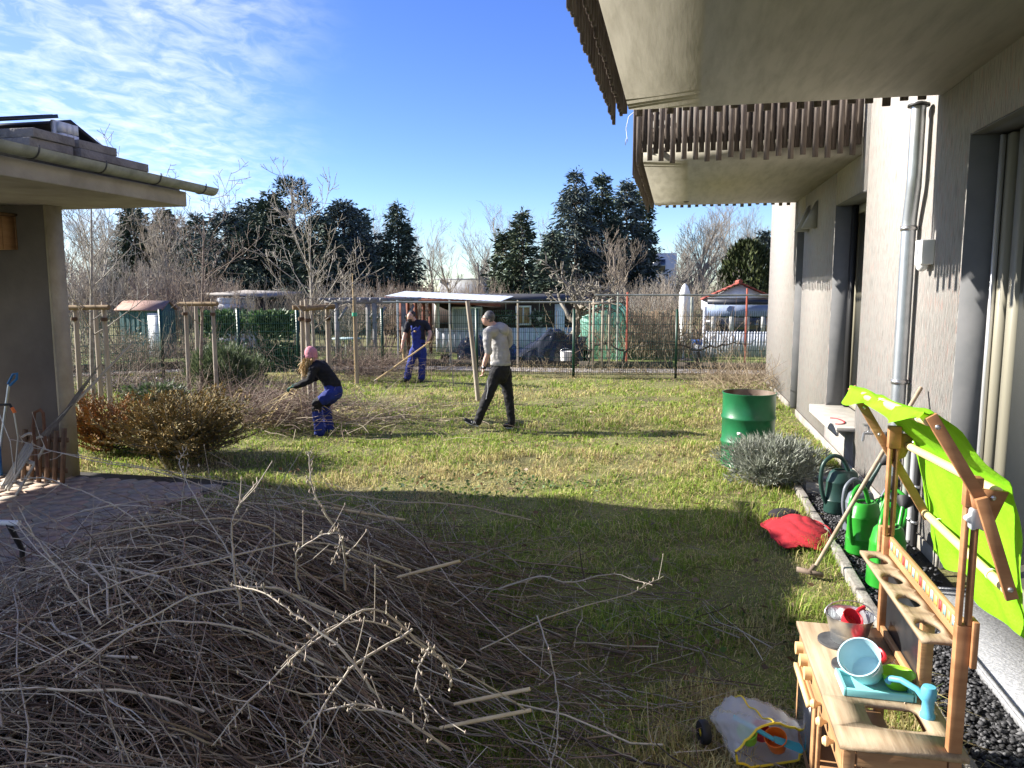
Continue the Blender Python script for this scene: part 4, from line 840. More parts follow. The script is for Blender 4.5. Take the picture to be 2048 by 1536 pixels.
bush('garden_shrub', 'low leafy perennials by the fence near the left stakes', 'shrub', gx(305, 14.2), (.6, .35, .16), 1500, [(.07, .12, .04), (.12, .16, .07), (.2, .2, .15)], .10, .04)
bush('garden_shrub', 'pale heather-like clump under the fence beside the corner post', 'shrub', gx(270, 15.8), (1.0, .3, .13), 1500, [(.35, .29, .36), (.12, .15, .06), (.2, .18, .13)], .06, .03)
def twig_mass(name, label, cat, c, r, n, cols, seed, up=.6, rad=(.005, .002), ln=(.4, 1.0), kind='stuff', lean=0.):
    r_ = np.random.default_rng(seed); c = np.array(c, float); P0 = c+np.stack([r_.normal(0, r[0]*.5, n), r_.normal(0, r[1]*.5, n), r_.uniform(0, r[2]*.6, n)], 1); P0[:, 2] = np.maximum(P0[:, 2], .01)
    D0 = r_.normal(0, 1, (n, 3)); D0[:, 2] = np.abs(D0[:, 2])*up+up*.3; D0[:, 0] += lean; D0 /= np.linalg.norm(D0, axis=1)[:, None]; L0 = r_.uniform(*ln, n)
    s = np.linspace(0, 1, 4); Pp = P0[:, None]+D0[:, None]*(s[None, :, None]*L0[:, None, None])+np.cumsum(r_.normal(0, .03, (n, 4, 3)), 1); Pp[..., 2] -= (s**2)[None]*L0[:, None]*.15; Pp[..., 2] = np.maximum(Pp[..., 2], .008)
    V, F = tubes(Pp, np.tile(np.linspace(rad[0], rad[1], 4)[None], (n, 1)), 3); o = npobj(name, V, F, twig, None, col=pick(cols, n, 12, .3)); tag(o, label, cat, kind=kind); return o
BR = [(.16, .11, .085), (.22, .155, .12), (.12, .085, .065), (.28, .21, .16)]
twig_mass('rose_thicket', 'brown tangled rose stems along the fence left of the man in overalls', 'thicket', gx(735, 17.8), (1.5, .45, .7), 600, BR+[(.32, .25, .19)], 1, rad=(.004, .0018))
twig_mass('perennial_stalks', 'dry brown perennial stalks in the border by the left stakes', 'stalks', gx(250, 15.2), (2.6, 1.2, .6), 700, BR+[(.34, .28, .2)], 2, up=1.2, ln=(.25, .7), rad=(.004, .0018))
twig_mass('perennial_stalks', 'dry shrubs and stalks behind the mesh fence below the shed', 'stalks', gx(240, 18.6), (3.2, .9, 1.0), 1200, BR+[(.2, .19, .12)], 12, up=1.4, ln=(.4, 1.2))
twig_mass('perennial_stalks', 'dry grass and weed stalks standing along the right fence foot', 'stalks', gx(1250, 18.5), (6, .5, .2), 1200, [(.36, .29, .17), (.28, .22, .13), (.2, .15, .1)], 3, up=1.4, ln=(.12, .45), rad=(.004, .002))
twig_mass('perennial_stalks', 'fanned dry stems of a shrub at the building corner behind the drum', 'stalks', gx(1490, 15.5), (1.0, 1.2, .4), 420, [(.40, .32, .21), (.3, .23, .15), (.22, .16, .11)], 4, up=1.2, ln=(.4, 1.1))
twig_mass('berry_canes', 'upright pale berry canes standing between fence and parasol', 'canes', gx(1305, 21.4), (2.2, .7, 1.3), 520, [(.30, .23, .15), (.24, .16, .11), (.36, .30, .2)], 5, up=3.0, ln=(.8, 1.6), rad=(.008, .003))
twig_mass('perennial_stalks', 'brown twigs of low shrubs under the pergola', 'stalks', gx(700, 20.5), (3.4, .9, .5), 1100, BR, 6, up=1.2, ln=(.3, .9))
rb_ = MB(); Pb = gx(1285, 22.2); rm_ = thing('reed_screen', 'brown reed matting screen behind the berry canes', 'screen', tuple(Pb))
for i in range(44):
    p = gx(1252+i*2.3, 23.4); q = MB(); q.box((p[0]-.016, p[1], 0), (p[0]+.016, p[1]+.02, hz(623, 23.4)+random.uniform(-.05, .05))); q.build('reed', M('reed', (.20, .13, .08), (.32, .23, .15), scale=9, rough=.9), rm_)
for px, Z, h_, lab in ((690, 24, .55, 'small round garden table on the allotment lawn'),):
    b = gx(px, Z); t = thing('garden_table', lab, 'table', tuple(b)); q = MB(); q.lathe([(.01, h_), (.45, h_), (.45, h_+.04), (.01, h_+.04)], 20, b); q.build('tabletop', M('table_turq', (.42, .55, .55), rough=.5), t)
    for k in range(3): a_ = k*2.1; q = MB(); q.tube([b+[.3*math.cos(a_), .3*math.sin(a_), 0], b+[.2*math.cos(a_), .2*math.sin(a_), h_]], .02, 6); q.build('leg', wf_, t)
# ================================================================== THE LAWN
def in_lawn(x, y):
    edge = np.where(y > 5.0, -4.70, -4.70)
    ok = ((x < 1.25) | ((x < 1.97) & (y > 9.1))) & (x > -13.5) & (y < 18.6) & ~((x < edge) & (y < 7.5)) & (y > 2.3)
    return ok
def smoothnoise(x, y, s, seed):
    r_ = np.random.default_rng(seed); v = 0
    for k in range(7):
        a = r_.uniform(0, 6.28); f = s*r_.uniform(.5, 2.2); v = v+np.sin(f*(x*math.cos(a)+y*math.sin(a))+r_.uniform(0, 6.28))/(1+.25*k)
    return v/3.0
def blades(n_try, dens_pow, hlo, hhi, wlo, whi, zone=None, seed=1, flat=0., pal_g=None, pal_s=None, straw=.4):
    r_ = np.random.default_rng(seed)
    px = r_.uniform(-40, 2080, n_try); Z = 3.0*(19.5/3.0)**(r_.uniform(0, 1, n_try)**dens_pow)
    d = (px-1024)/FPX; X = Z*(d*math.cos(YAW)-math.sin(YAW)); Y = Z*(d*math.sin(YAW)+math.cos(YAW))
    ok = in_lawn(X, Y)
    if zone is not None: ok &= zone(X, Y)
    bare = smoothnoise(X, Y, 1.7, 77)+.5*smoothnoise(X, Y, 5.5, 78)+r_.normal(0, .25, len(X)); ok &= bare > -.95
    X, Y, Z = X[ok], Y[ok], Z[ok]; n = len(X); sc = np.clip(Z/7, .75, 2.0)
    H_ = r_.uniform(hlo, hhi, n)*np.clip(sc, .9, 1.2); Wd = r_.uniform(wlo, whi, n)*sc
    tuft = np.clip(.75+.8*smoothnoise(X, Y, 3.2, 5)+.45*smoothnoise(X, Y, 9, 6), .3, 2.0); H_ *= tuft
    az = r_.uniform(0, 6.283, n); bend = r_.uniform(.25, 1.1, n)+flat*1.5
    b0 = np.stack([X, Y, bumps(X, Y)-.014], 1); dr = np.stack([np.cos(az), np.sin(az), np.zeros(n)], 1); sd_ = np.stack([-np.sin(az), np.cos(az), np.zeros(n)], 1)
    upv = np.array([0, 0, 1.])
    m = b0+upv*(H_*.62*(1-.5*flat))[:, None]+dr*(H_*bend*.28)[:, None]; tp_ = b0+upv*(H_*(1-.35*bend)*(1-.8*flat))[:, None]+dr*(H_*bend*.85)[:, None]
    tp_[:, 2] = np.maximum(tp_[:, 2], b0[:, 2]+.012)
    V = np.stack([b0-sd_*Wd[:, None]/2, b0+sd_*Wd[:, None]/2, m+sd_*Wd[:, None]*.42, m-sd_*Wd[:, None]*.42, tp_], 1).reshape(-1, 3)
    i = np.arange(n)[:, None]*5; F = [i+np.array([[0, 1, 2, 3]]), i+np.array([[3, 2, 4]])]
    sn = smoothnoise(X, Y, 1.1, 9)*.75+smoothnoise(X, Y, 4.5, 10)*.55+r_.normal(0, .3, n); st = sn > (.5-straw)*1.4
    C = np.where(st[:, None], np.array(pal_s)[r_.integers(0, len(pal_s), n)], np.array(pal_g)[r_.integers(0, len(pal_g), n)])*(1+r_.uniform(-.25, .25, (n, 1)))
    return V, F, np.repeat(C, 5, 0)
PG = [(.22, .33, .04), (.30, .41, .06), (.15, .25, .035), (.37, .45, .09)]; PS = [(.58, .49, .21), (.66, .57, .29), (.46, .38, .17), (.33, .25, .12), (.60, .55, .23)]
V, F, C = blades(210000, .85, .035, .085, .005, .009, seed=21, pal_g=PG, pal_s=PS, straw=.28)
lg = npobj('lawn_grass', V, F, grassm, None, col=C); tag(lg, 'patchy raked lawn grass mixed with dry straw', 'grass', kind='stuff')
V, F, C = blades(42000, .8, .07, .16, .005, .008, seed=22, flat=.85, pal_g=PS, pal_s=PS, straw=.6)
tag(npobj('dry_thatch', V, F, grassm, None, col=C), 'flat raked straw and dry thatch scattered over the lawn', 'straw', kind='stuff')
V, F, C = blades(52000, .9, .09, .21, .005, .008, seed=23, zone=lambda x, y: ((x > .55+.25*np.sin(y*2.3)) & (y < 8.4)) | ((np.abs(x+.2-.3*np.sin(y)) < .7) & (y < 5.0)), pal_g=PG, pal_s=PS, straw=.40)
tag(npobj('kerb_grass', V, F, grassm, None, col=C), 'long tufted dry grass growing along the kerb', 'grass', kind='stuff')
n = 420; X = rng.uniform(-5, 1.1, n); Y = rng.uniform(3.6, 15, n); V, F = cards(np.stack([X, Y, bumps(X, Y)+.03], 1), np.stack([rng.normal(size=n), rng.normal(size=n), rng.uniform(-.2, .3, n)], 1), rng.uniform(.04, .09, n), rng.uniform(.025, .05, n)); tag(npobj('fallen_leaves', V, F, leaf, None, col=pick([(.20, .11, .06), (.14, .085, .05), (.3, .2, .12)], n, 4)), 'dry brown leaves scattered over the lawn', 'leaves', kind='stuff')
# low broad-leaved weeds in the shaded lawn
n = 2600; X = rng.uniform(-4, 1.1, n); Y = rng.uniform(4.5, 9, n); k = smoothnoise(X, Y, 2.2, 31) > .25; X, Y = X[k], Y[k]; n = len(X)
V, F = cards(np.stack([X, Y, bumps(X, Y)+.004], 1), np.stack([rng.normal(size=n), rng.normal(size=n), rng.uniform(.1, .7, n)], 1), rng.uniform(.03, .07, n), rng.uniform(.02, .04, n)); tag(npobj('weed_leaves', V, F, leaf, None, col=pick([(.06, .13, .03), (.09, .17, .04), (.05, .10, .03)], n, 4)), 'broad weed leaves between the grass in the shade', 'weeds', kind='stuff')

# ---- staked fruit trees
def stake_frame(label, pts, zt, bars):
    c = np.mean(pts, 0); t = thing('tree_stake_frame', label, 'tree stakes', (c[0], c[1], 0))
    for p in pts:
        q = MB(); e = np.array([random.uniform(-.03, .03), random.uniform(-.03, .03), 0]); q.tube([p+[0, 0, -.05], p+e*.5+[0, 0, 1.0], p+e+[0, 0, zt+random.uniform(.02, .1)]], [.043, .041, .038], 10); q.build('post', wood_grey, t, smooth=True)
    for i, j in bars:
        a, b = pts[i].copy(), pts[j].copy(); d = (b-a)/np.linalg.norm(b-a); o = np.array([.03, -.075, 0]); q = MB(); q.tube([a-d*.13+o+[0, 0, zt-.06], b+d*.13+o+[0, 0, zt-.05]], .042, 10); q.build('crossbar', M('brown_crossbar', (.16, .105, .05), (.27, .19, .10), scale=8, rough=.85), t, smooth=True)
        for p in (a, b): q = MB(); q.lathe([(.05, -.03), (.056, 0), (.05, .03)], 10, p+o*.4+[0, 0, zt-.25]); q.build('tie', M('tie_brown', (.10, .06, .035), rough=.9), t)
    return t
F1 = [gx(146, 12.9), gx(206, 12.75), gx(188, 13.6)]; stake_frame('three weathered tree stakes with crossbar next to the concrete pillar', F1, 1.86, [(0, 1)])
F2 = [gx(368, 15.0), gx(424, 14.8), gx(388, 15.6)]; stake_frame('three tree stakes with crossbar beside the herb bush', F2, 1.88, [(0, 1)])
F3 = [gx(601, 12.9), gx(654, 13.1), gx(614, 12.35)]; stake_frame('three thick tree stakes with crossbar behind the crouching person', F3, 1.86, [(0, 1), (2, 1)])
barkt = M('young_bark', (.22, .195, .155), (.42, .385, .32), scale=14, rough=.9)
bare_tree('fruit_tree', 'young leafless fruit tree tied between stakes by the pillar', 'tree', gx(172, 13.15), 4.95, .042, 512, barkt, n=4, levels=4, kids=(17, 5, 3), spread=1.15, up=.48, wob=.09, trunk=.9, ratio=.42, minr=.0042, tmin=.36, rr=.42, tip=.28)
bare_tree('fruit_tree', 'young leafless fruit tree with reddish twigs beside the herb bush', 'tree', gx(393, 15.2), 4.65, .04, 523, M('young_bark_red', (.16, .12, .09), (.32, .26, .21), scale=14, rough=.9), n=4, levels=4, kids=(17, 6, 3), spread=1.2, up=.42, wob=.12, trunk=.9, ratio=.40, minr=.0042, tmin=.38, rr=.42, tip=.28)
bare_tree('fruit_tree', 'tall young leafless fruit tree behind the crouching person', 'tree', gx(622, 12.7), 4.35, .042, 535, barkt, n=4, levels=4, kids=(20, 5, 3), spread=1.1, up=.48, wob=.10, trunk=.9, ratio=.43, minr=.0042, tmin=.40, rr=.42, tip=.25)
q = MB(); b = gx(710, 17.1); q.tube([b, b+[-.02, 0, 1.95]], [.045, .04], 10); t = thing('wooden_stake', 'single upright wooden stake with thin cane left of the man in overalls', 'stake', tuple(b)); q.build('post', wood_grey, t, smooth=True); q = MB(); q.tube([b+[-.03, -.05, 0], b+[-.03, -.05, 2.45]], .010, 6); q.build('cane', wood_pale, t); q = MB(); q.lathe([(.055, -.04), (.058, 0), (.055, .04)], 10, b+[-.02, -.01, 1.55]); q.build('tie', M('green_tie', (.05, .35, .2), rough=.6), t)
q = MB(); b = gx(955, 14.45); tp_ = W(935, 602, 14.5); q.tube([b, (b+tp_)/2+[.01, 0, 0], tp_], [.046, .043, .04], 10); tag(q.build('wooden_stake', wood_grey, None, smooth=True), 'leaning wooden stake stuck in the lawn behind the walking man', 'stake')
for px, Z, h_, lab in ((905, 16.6, 1.35, 'thin cane stuck upright in the soil between the two men'), (985, 15.2, 1.1, 'short thin cane in the soil beside the leaning stake')):
    b = gx(px, Z); q = MB(); q.tube([b, b+[-.06, 0, h_]], [.011, .008], 6); tag(q.build('plant_cane', wood_grey), lab, 'cane')

# ---- discarded dried christmas trees
def dry_fir(label, c, rad, h, n, pal, seed):
    r_ = np.random.default_rng(seed); t = thing('discarded_fir', label, 'fir', tuple(c)); c = np.array(c, float); Pp = []; cp = []; cdir = []; cc = []
    for i in range(n):
        a = r_.uniform(0, 6.283); el = r_.uniform(.05, 1.1); L_ = rad*r_.uniform(.65, 1.15); s = np.linspace(0, 1, 6)
        o = np.array([math.cos(a)*math.cos(el), math.sin(a)*math.cos(el), 0]); st = c+np.array([r_.normal(0, rad*.22), r_.normal(0, rad*.16), r_.uniform(.0, h*.45)])
        P0 = st+o*(s*L_)[:, None]+np.stack([np.zeros(6), np.zeros(6), (math.sin(el)*s*h*.75+.12*s**2)], 1); P0[:, 2] = np.maximum(P0[:, 2], .02); Pp.append(P0)
        m = 105; u = r_.uniform(.12, 1, m); f = u*5; i0 = np.minimum(f.astype(int), 4); q_ = P0[i0]+(P0[i0+1]-P0[i0])*(f-i0)[:, None]
        sd_ = np.cross(P0[-1]-P0[0], [0, 0, 1.]); sd_ /= np.linalg.norm(sd_); lat = r_.normal(0, .085, m)*(1.15-u); fwd = (P0[-1]-P0[0])/np.linalg.norm(P0[-1]-P0[0])
        cp.append(q_+sd_*lat[:, None]+fwd*np.abs(lat)[:, None]*.8); cdir.append(fwd+sd_*np.sign(lat)[:, None]*.8+r_.normal(0, .5, (m, 3))+[0, 0, .15]); cc.append(np.array(pal)[r_.integers(0, len(pal), m)]*(1+r_.uniform(-.3, .3, (m, 1)))*(.85+.4*r_.random()))
    V, F = tubes(np.stack(Pp), np.tile(np.linspace(.010, .003, 6)[None], (n, 1)), 4); npobj('branches', V, F, bark, t)
    P0 = np.concatenate(cp); P0[:, 2] = np.maximum(P0[:, 2], .01); V, F = cards(P0, np.concatenate(cdir), r_.uniform(.035, .075, len(P0)), .015); npobj('needles', V, F, needle, t, col=np.repeat(np.concatenate(cc), 4, 0))
dry_fir('large dried brown-olive fir lying on the lawn edge', gx(350, 9.4)+[0, 0, .0], .80, .74, 240, [(.30, .21, .07), (.22, .17, .065), (.38, .26, .09), (.16, .14, .06)], 3)
dry_fir('small rust-orange dried fir lying beside the concrete pillar', gx(205, 9.9), .62, .62, 110, [(.38, .18, .055), (.30, .15, .05), (.25, .17, .06)], 4)

# ---- heap the crouching person works on
twig_mass('pruning_heap', 'tangled heap of thin reddish prunings around the crouching person', 'prunings', gx(550, 11.9), (.95, .7, .55), 1000, [(.22, .15, .12), (.30, .22, .17), (.16, .10, .08), (.38, .31, .24)], 41, up=.55, ln=(.3, .9), rad=(.0036, .0016))
twig_mass('pruning_litter', 'loose twigs strewn on the grass between the crouching person and the stake', 'twigs', gx(690, 12.2), (2.2, 1.6, .25), 420, [(.30, .23, .16), (.42, .35, .25), (.2, .14, .1)], 42, up=.25, ln=(.4, 1.0), rad=(.005, .002))
twig_mass('pruning_litter', 'low pile of cut stems at the border left of the heap', 'twigs', gx(500, 14.8), (1.5, .8, .25), 380, BR+[(.36, .3, .22)], 43, up=.4, ln=(.4, 1.0))

# ---- great brush pile in the foreground
def hpile(x, y): return .80*np.exp(-(((x+2.2)/1.05)**2*1.0+((y-2.7)/1.3)**2)) + .40*np.exp(-(((x+2.4)/1.4)**2+((y-4.4)/1.1)**2))
PB = [(.17, .115, .09), (.24, .17, .13), (.31, .24, .19), (.12, .08, .062), (.27, .19, .14)]; PL = [(.42, .37, .30), (.34, .29, .23), (.50, .45, .38)]
def pile_twigs(n, seed, flo, fhi, L0, L1, r0, spread, pal, kp=9, side=3, buds=False, cx=-1.9, cy=3.0, sx=.85, sy=.95, lift=0.):
    r_ = np.random.default_rng(seed); mx = r_.normal(cx, sx, n); my = r_.normal(cy, sy, n); a = np.pi+r_.normal(.12, spread, n)*np.where(r_.random(n) < .35, 3.0, 1.0); L_ = r_.uniform(L0, L1, n); s = np.linspace(-.5, .5, kp)
    wig = np.cumsum(np.cumsum(r_.normal(0, .011, (n, kp, 3)), 1), 1)*.45+np.cumsum(r_.normal(0, .020, (n, kp, 3)), 1)
    x = mx[:, None]+np.cos(a)[:, None]*s*L_[:, None]; y = my[:, None]+np.sin(a)[:, None]*s*L_[:, None]; f = r_.uniform(flo, fhi, n)[:, None]
    z = f*hpile(x, y)+.012+lift*np.clip(s+.1, 0, 1)[None]*r_.uniform(-.3, 1, n)[:, None]; P0 = np.stack([x, y, z], -1)+wig*np.array([1, 1, .7]); P0[..., 2] = np.maximum(P0[..., 2], .01)
    Rr = np.linspace(1, .35, kp)[None]*(.4+1.1*r_.random(n)**2.2)[:, None]*r0; C = [pick(pal, n, kp*3, .45)]; Vs = []; Fs = []; V, F = tubes(P0, Rr, 3); Vs.append(V); Fs.append(F); off = len(V)
    for k in range(side):
        u_ = r_.uniform(.25, .9, n)*(kp-1); i0 = np.minimum(u_.astype(int), kp-2); w_ = (u_-i0)[:, None]; ii = np.arange(n); b0 = P0[ii, i0]*(1-w_)+P0[ii, i0+1]*w_
        dd = P0[ii, i0+1]-P0[ii, i0]; dd /= np.linalg.norm(dd, axis=1)[:, None]; dd = dd+r_.normal(0, .55, (n, 3)); dd /= np.linalg.norm(dd, axis=1)[:, None]; ls = r_.uniform(.08, .42, n); t_ = np.linspace(0, 1, 4)
        Q = b0[:, None]+dd[:, None]*(t_[None, :, None]*ls[:, None, None])+np.cumsum(r_.normal(0, .008, (n, 4, 3)), 1); Q[..., 2] = np.maximum(Q[..., 2], .008)
        V, F = tubes(Q, np.tile(np.linspace(.55, .25, 4)[None]*r0, (n, 1)), 3); Vs.append(V); Fs.append(F+off); off += len(V); C.append(pick(pal, n, 12, .25))
    if buds:
        m = n*12; ii = r_.integers(0, n, m); jj = r_.integers(1, kp-1, m); b0 = P0[ii, jj]+(P0[ii, np.minimum(jj+1, kp-1)]-P0[ii, jj])*r_.random((m, 1)); V = (octv[None]*r_.uniform(.5, 1.2, (m, 1, 1))*np.array([.005, .005, .009]))+b0[:, None]+r_.normal(0, .004, (m, 1, 3)); Vs.append(V.reshape(-1, 3)); T3 = (octf[None]+np.arange(m)[:, None, None]*6).reshape(-1, 3)+off; C.append(pick([(.40, .34, .26), (.5, .45, .37), (.32, .25, .19)], m, 6)); return np.concatenate(Vs), [np.concatenate(Fs), T3], np.concatenate(C)
    return np.concatenate(Vs), [np.concatenate(Fs)], np.concatenate(C)
for nm, lab, ar in (('brush_pile', 'big heap of cut brown branches filling the foreground', pile_twigs(3000, 61, .05, 1.08, .5, 1.5, .0050, .5, PB+PL[:2], side=4, cx=-2.55, cy=3.1, sx=.72, sy=.95)),
                    ('brush_pile_top', 'budded shoots lying over the top of the big branch heap', pile_twigs(800, 62, .75, 1.25, .9, 2.0, .0052, .45, PB+PL+PL, kp=12, buds=True, lift=.25, cx=-2.5, cy=3.2, sx=.62, sy=.95)),
                    ('brush_pile_fringe', 'long thin shoots fanning out left of the branch heap over the paving', pile_twigs(170, 63, .5, 1.3, 1.6, 2.8, .005, .30, PB+PL, kp=12, buds=True, cx=-3.2, cy=4.0, sx=.6, sy=.9, lift=.45)),
                    ('brush_pile_limbs', 'thicker dark limbs showing between the thin twigs of the branch heap', pile_twigs(110, 65, .4, 1.08, .7, 1.7, .0115, .55, [(.13, .095, .075), (.20, .16, .13), (.30, .26, .21), (.09, .065, .05)], kp=10, side=5, cx=-2.2, cy=3.2, sx=.7, sy=.9)),
                    ('brush_litter', 'scattered twigs and chips on the grass right of the branch heap', pile_twigs(230, 64, 0, .3, .3, 1.1, .004, .9, PB+PL, kp=6, side=2, cx=-.55, cy=4.1, sx=.55, sy=1.0))):
    tag(npobj(nm, ar[0], ar[1], twig, None, col=ar[2]), lab, 'branches', kind='stuff')
def cut_branch(pts, r0, seed, label='pale budded cut branch arching over the branch heap', col=(.40, .35, .28)):
    r_ = np.random.default_rng(seed); pts = np.array(pts, float); t = np.linspace(0, len(pts)-1, 22); P0 = np.stack([np.interp(t, np.arange(len(pts)), pts[:, k]) for k in range(3)], 1)
    for _ in range(2): P0[1:-1] = (P0[:-2]+2*P0[1:-1]+P0[2:])/4
    P0 += np.cumsum(r_.normal(0, .003, P0.shape), 0); b = thing('cut_branch', label, 'branch', tuple(P0[0]), group='long cut branches on the heap')
    V, F = tubes(P0[None], np.linspace(r0, r0*.4, 22)[None], 6); npobj('stem', V, F, twig, b, col=vary(col, len(V), .15), smooth=True)
    Vs = []; Fs = []; off = 0; bv = []
    for i in range(2, 21):
        for sg in (-1, 1):
            if r_.random() < .3: continue
            d = P0[min(i+1, 21)]-P0[i-1]; d /= np.linalg.norm(d); o = r_.normal(0, 1, 3); o -= d*(o@d); o /= np.linalg.norm(o); e = d*.6+o*.8; ls = r_.uniform(.008, .028) if r_.random() < .86 else r_.uniform(.06, .2)
            Q = np.stack([P0[i], P0[i]+e*ls*.5, P0[i]+e*ls+[0, 0, ls*.15]]); V, F = tubes(Q[None], np.array([[.55, .4, .3]])*r0, 4); Vs.append(V); Fs.append(F+off); off += len(V); bv.append(Q[-1])
    npobj('spurs', np.concatenate(Vs), np.concatenate(Fs), twig, b, col=vary(col, off, .15))['kind'] = 'stuff'; bv = np.array(bv); m = len(bv); V = (octv[None]*r_.uniform(.7, 1.3, (m, 1, 1))*np.array([.003, .003, .0085]))+bv[:, None]
    npobj('buds', V.reshape(-1, 3), (octf[None]+np.arange(m)[:, None, None]*6).reshape(-1, 3), twig, b, col=vary((.40, .33, .25), m*6, .3))['kind'] = 'stuff'; return b
def wp(seq): return [W(*s) for s in seq]
BRS = [[(1050, 1420, 2.9), (900, 1330, 2.6), (760, 1230, 2.35), (640, 1260, 2.2), (560, 1330, 2.1)], [(690, 1180, 3.0), (690, 1090, 2.75), (640, 1010, 2.6), (625, 930, 2.6), (615, 905, 2.6)],
  [(860, 1300, 2.5), (740, 1200, 2.3), (620, 1290, 2.15), (500, 1400, 2.1), (430, 1480, 2.1)], [(900, 1500, 2.2), (800, 1430, 2.1), (720, 1410, 2.1), (640, 1420, 2.1), (590, 1480, 2.1)],
  [(900, 1380, 2.4), (895, 1330, 2.3), (860, 1290, 2.25), (830, 1340, 2.2), (850, 1440, 2.2)], [(820, 1140, 3.6), (640, 1080, 3.2), (450, 1110, 2.9), (260, 1160, 2.7), (90, 1230, 2.6)],
  [(790, 1040, 4.6), (600, 990, 4.2), (420, 960, 3.9), (230, 930, 3.7), (60, 900, 3.6)], [(760, 1060, 4.4), (560, 1010, 4.0), (380, 990, 3.7), (190, 1010, 3.5), (10, 1060, 3.4)],
  [(540, 1250, 3.0), (470, 1130, 3.1), (400, 1020, 3.3), (350, 930, 3.5), (375, 895, 3.6)], [(1000, 1180, 4.2), (1080, 1150, 4.1), (1150, 1165, 4.1), (1230, 1140, 4.1), (1310, 1165, 4.0)],
  [(1075, 1230, 3.6), (1110, 1310, 3.2), (1125, 1400, 2.9), (1130, 1470, 2.7), (1120, 1530, 2.55)], [(960, 1300, 3.4), (1100, 1240, 3.7), (1200, 1210, 3.9), (1270, 1190, 4.0), (1320, 1160, 4.1)],
  [(650, 1330, 2.6), (500, 1260, 2.5), (330, 1240, 2.4), (160, 1290, 2.3), (20, 1350, 2.25)], [(700, 1240, 2.6), (560, 1170, 2.5), (400, 1180, 2.4), (260, 1250, 2.3), (140, 1330, 2.25)],
  [(480, 1220, 2.8), (465, 1150, 2.75), (460, 1060, 2.75), (480, 1010, 2.8), (520, 960, 2.9)], [(600, 1180, 2.8), (590, 1100, 2.7), (640, 1060, 2.65), (690, 1050, 2.65), (660, 1120, 2.6)],
  [(330, 1110, 3.3), (290, 1050, 3.3), (200, 1000, 3.4), (90, 960, 3.5), (0, 980, 3.6)], [(600, 1060, 4.0), (470, 1000, 3.8), (330, 950, 3.7), (160, 920, 3.6), (20, 880, 3.6)],
  [(200, 1250, 2.8), (130, 1180, 2.8), (90, 1120, 2.85), (60, 1080, 2.9), (30, 1030, 3.0)], [(820, 1260, 2.4), (700, 1330, 2.2), (640, 1420, 2.1), (610, 1490, 2.05), (600, 1536, 2.0)],
  [(760, 1390, 2.2), (690, 1300, 2.15), (610, 1230, 2.2), (540, 1190, 2.3), (480, 1180, 2.4)], [(1060, 1040, 5.0), (940, 1010, 4.7), (800, 1005, 4.4), (680, 990, 4.1), (560, 1020, 3.9)]]
for i, sq in enumerate(BRS): cut_branch(wp(sq), random.uniform(.0036, .0054), 700+i, label='pale budded cut branch ' + ('lying on the grass right of the heap' if sq[-1][0] > 1050 else 'reaching from the heap over the paving' if sq[-1][0] < 100 else 'sticking up from the far side of the heap' if sq[-1][1] < 970 else 'hanging down over the near face of the heap' if sq[-1][1] > 1400 else 'lying across the top of the heap'))
for i, (x0, y0, x1, y1, Z) in enumerate(((975, 1395, 1060, 1378, 3.3), (960, 1440, 1062, 1420, 3.1), (850, 1140, 920, 1122, 4.0), (690, 1020, 810, 1040, 4.9))):
    q = MB(); a, b = W(x0, y0, Z), W(x1, y1, Z*.99); d = (b-a); q.tube([a-d*.8, a, b], [.007, .009, .0085], 8); tag(q.build('pruned_branch', M('pale_cut_wood', (.50, .38, .20), (.62, .50, .30), scale=10, rough=.8)), 'thick pale cut stem end sticking out of the branch heap', 'branch', 'thick stem ends at the heap')
n = 1500; X = rng.normal(-1.75, .55, n); Y = rng.normal(4.4, .75, n); Z_ = hpile(X, Y)*rng.uniform(.6, 1.05, n)+.01
V, F = cards(np.stack([X, Y, Z_], 1), np.stack([rng.normal(size=n), rng.normal(size=n), rng.uniform(-.2, .6, n)], 1), rng.uniform(.05, .22, n), rng.uniform(.004, .012, n)); tag(npobj('dry_stalk_litter', V, F, grassm, None, col=pick([(.30, .22, .10), (.22, .15, .07), (.36, .29, .15), (.14, .10, .06)], n, 4)), 'dry grass and withered leaves caught in the far side of the heap', 'litter', kind='stuff')
# ================================================================== THINGS BY THE BUILDING
# ---- oil drum
br = thing('oil_drum', 'open green steel drum standing on the lawn', 'drum', (.86, 9.45, 0))
pr3 = [(.285, .0), (.305, .01), (.305, .28), (.317, .295), (.317, .315), (.305, .33), (.305, .57), (.317, .585), (.317, .605), (.305, .62), (.305, .865), (.312, .875), (.312, .89), (.302, .89)]
q = MB(); q.lathe(pr3, 48, (.86, 9.45, 0)); q.build('shell', green_paint, br, smooth=True); q = MB(); q.lathe([(.302, .889), (.298, .86), (.298, .03), (.01, .03)], 40, (.86, 9.45, 0)); q.build('inside', rust, br, smooth=True)
q = MB(); a0 = R(-118); q.prism([(.86+.3075*math.cos(a0+u_), 9.45+.3075*math.sin(a0+u_), z) for u_, z in ((0, .42), (.16, .42), (.16, .45), (0, .45))], (.002*math.cos(a0), .002*math.sin(a0), 0)); q.build('sticker', white_plastic, br)
# ---- lavender
bush('lavender_bush', 'silvery grey lavender bush in front of the green drum', 'shrub', (1.06, 8.62, 0), (.46, .40, .235), 9000, [(.24, .26, .21), (.31, .33, .27), (.17, .19, .14), (.38, .39, .33)], .085, .011, up=1.0)
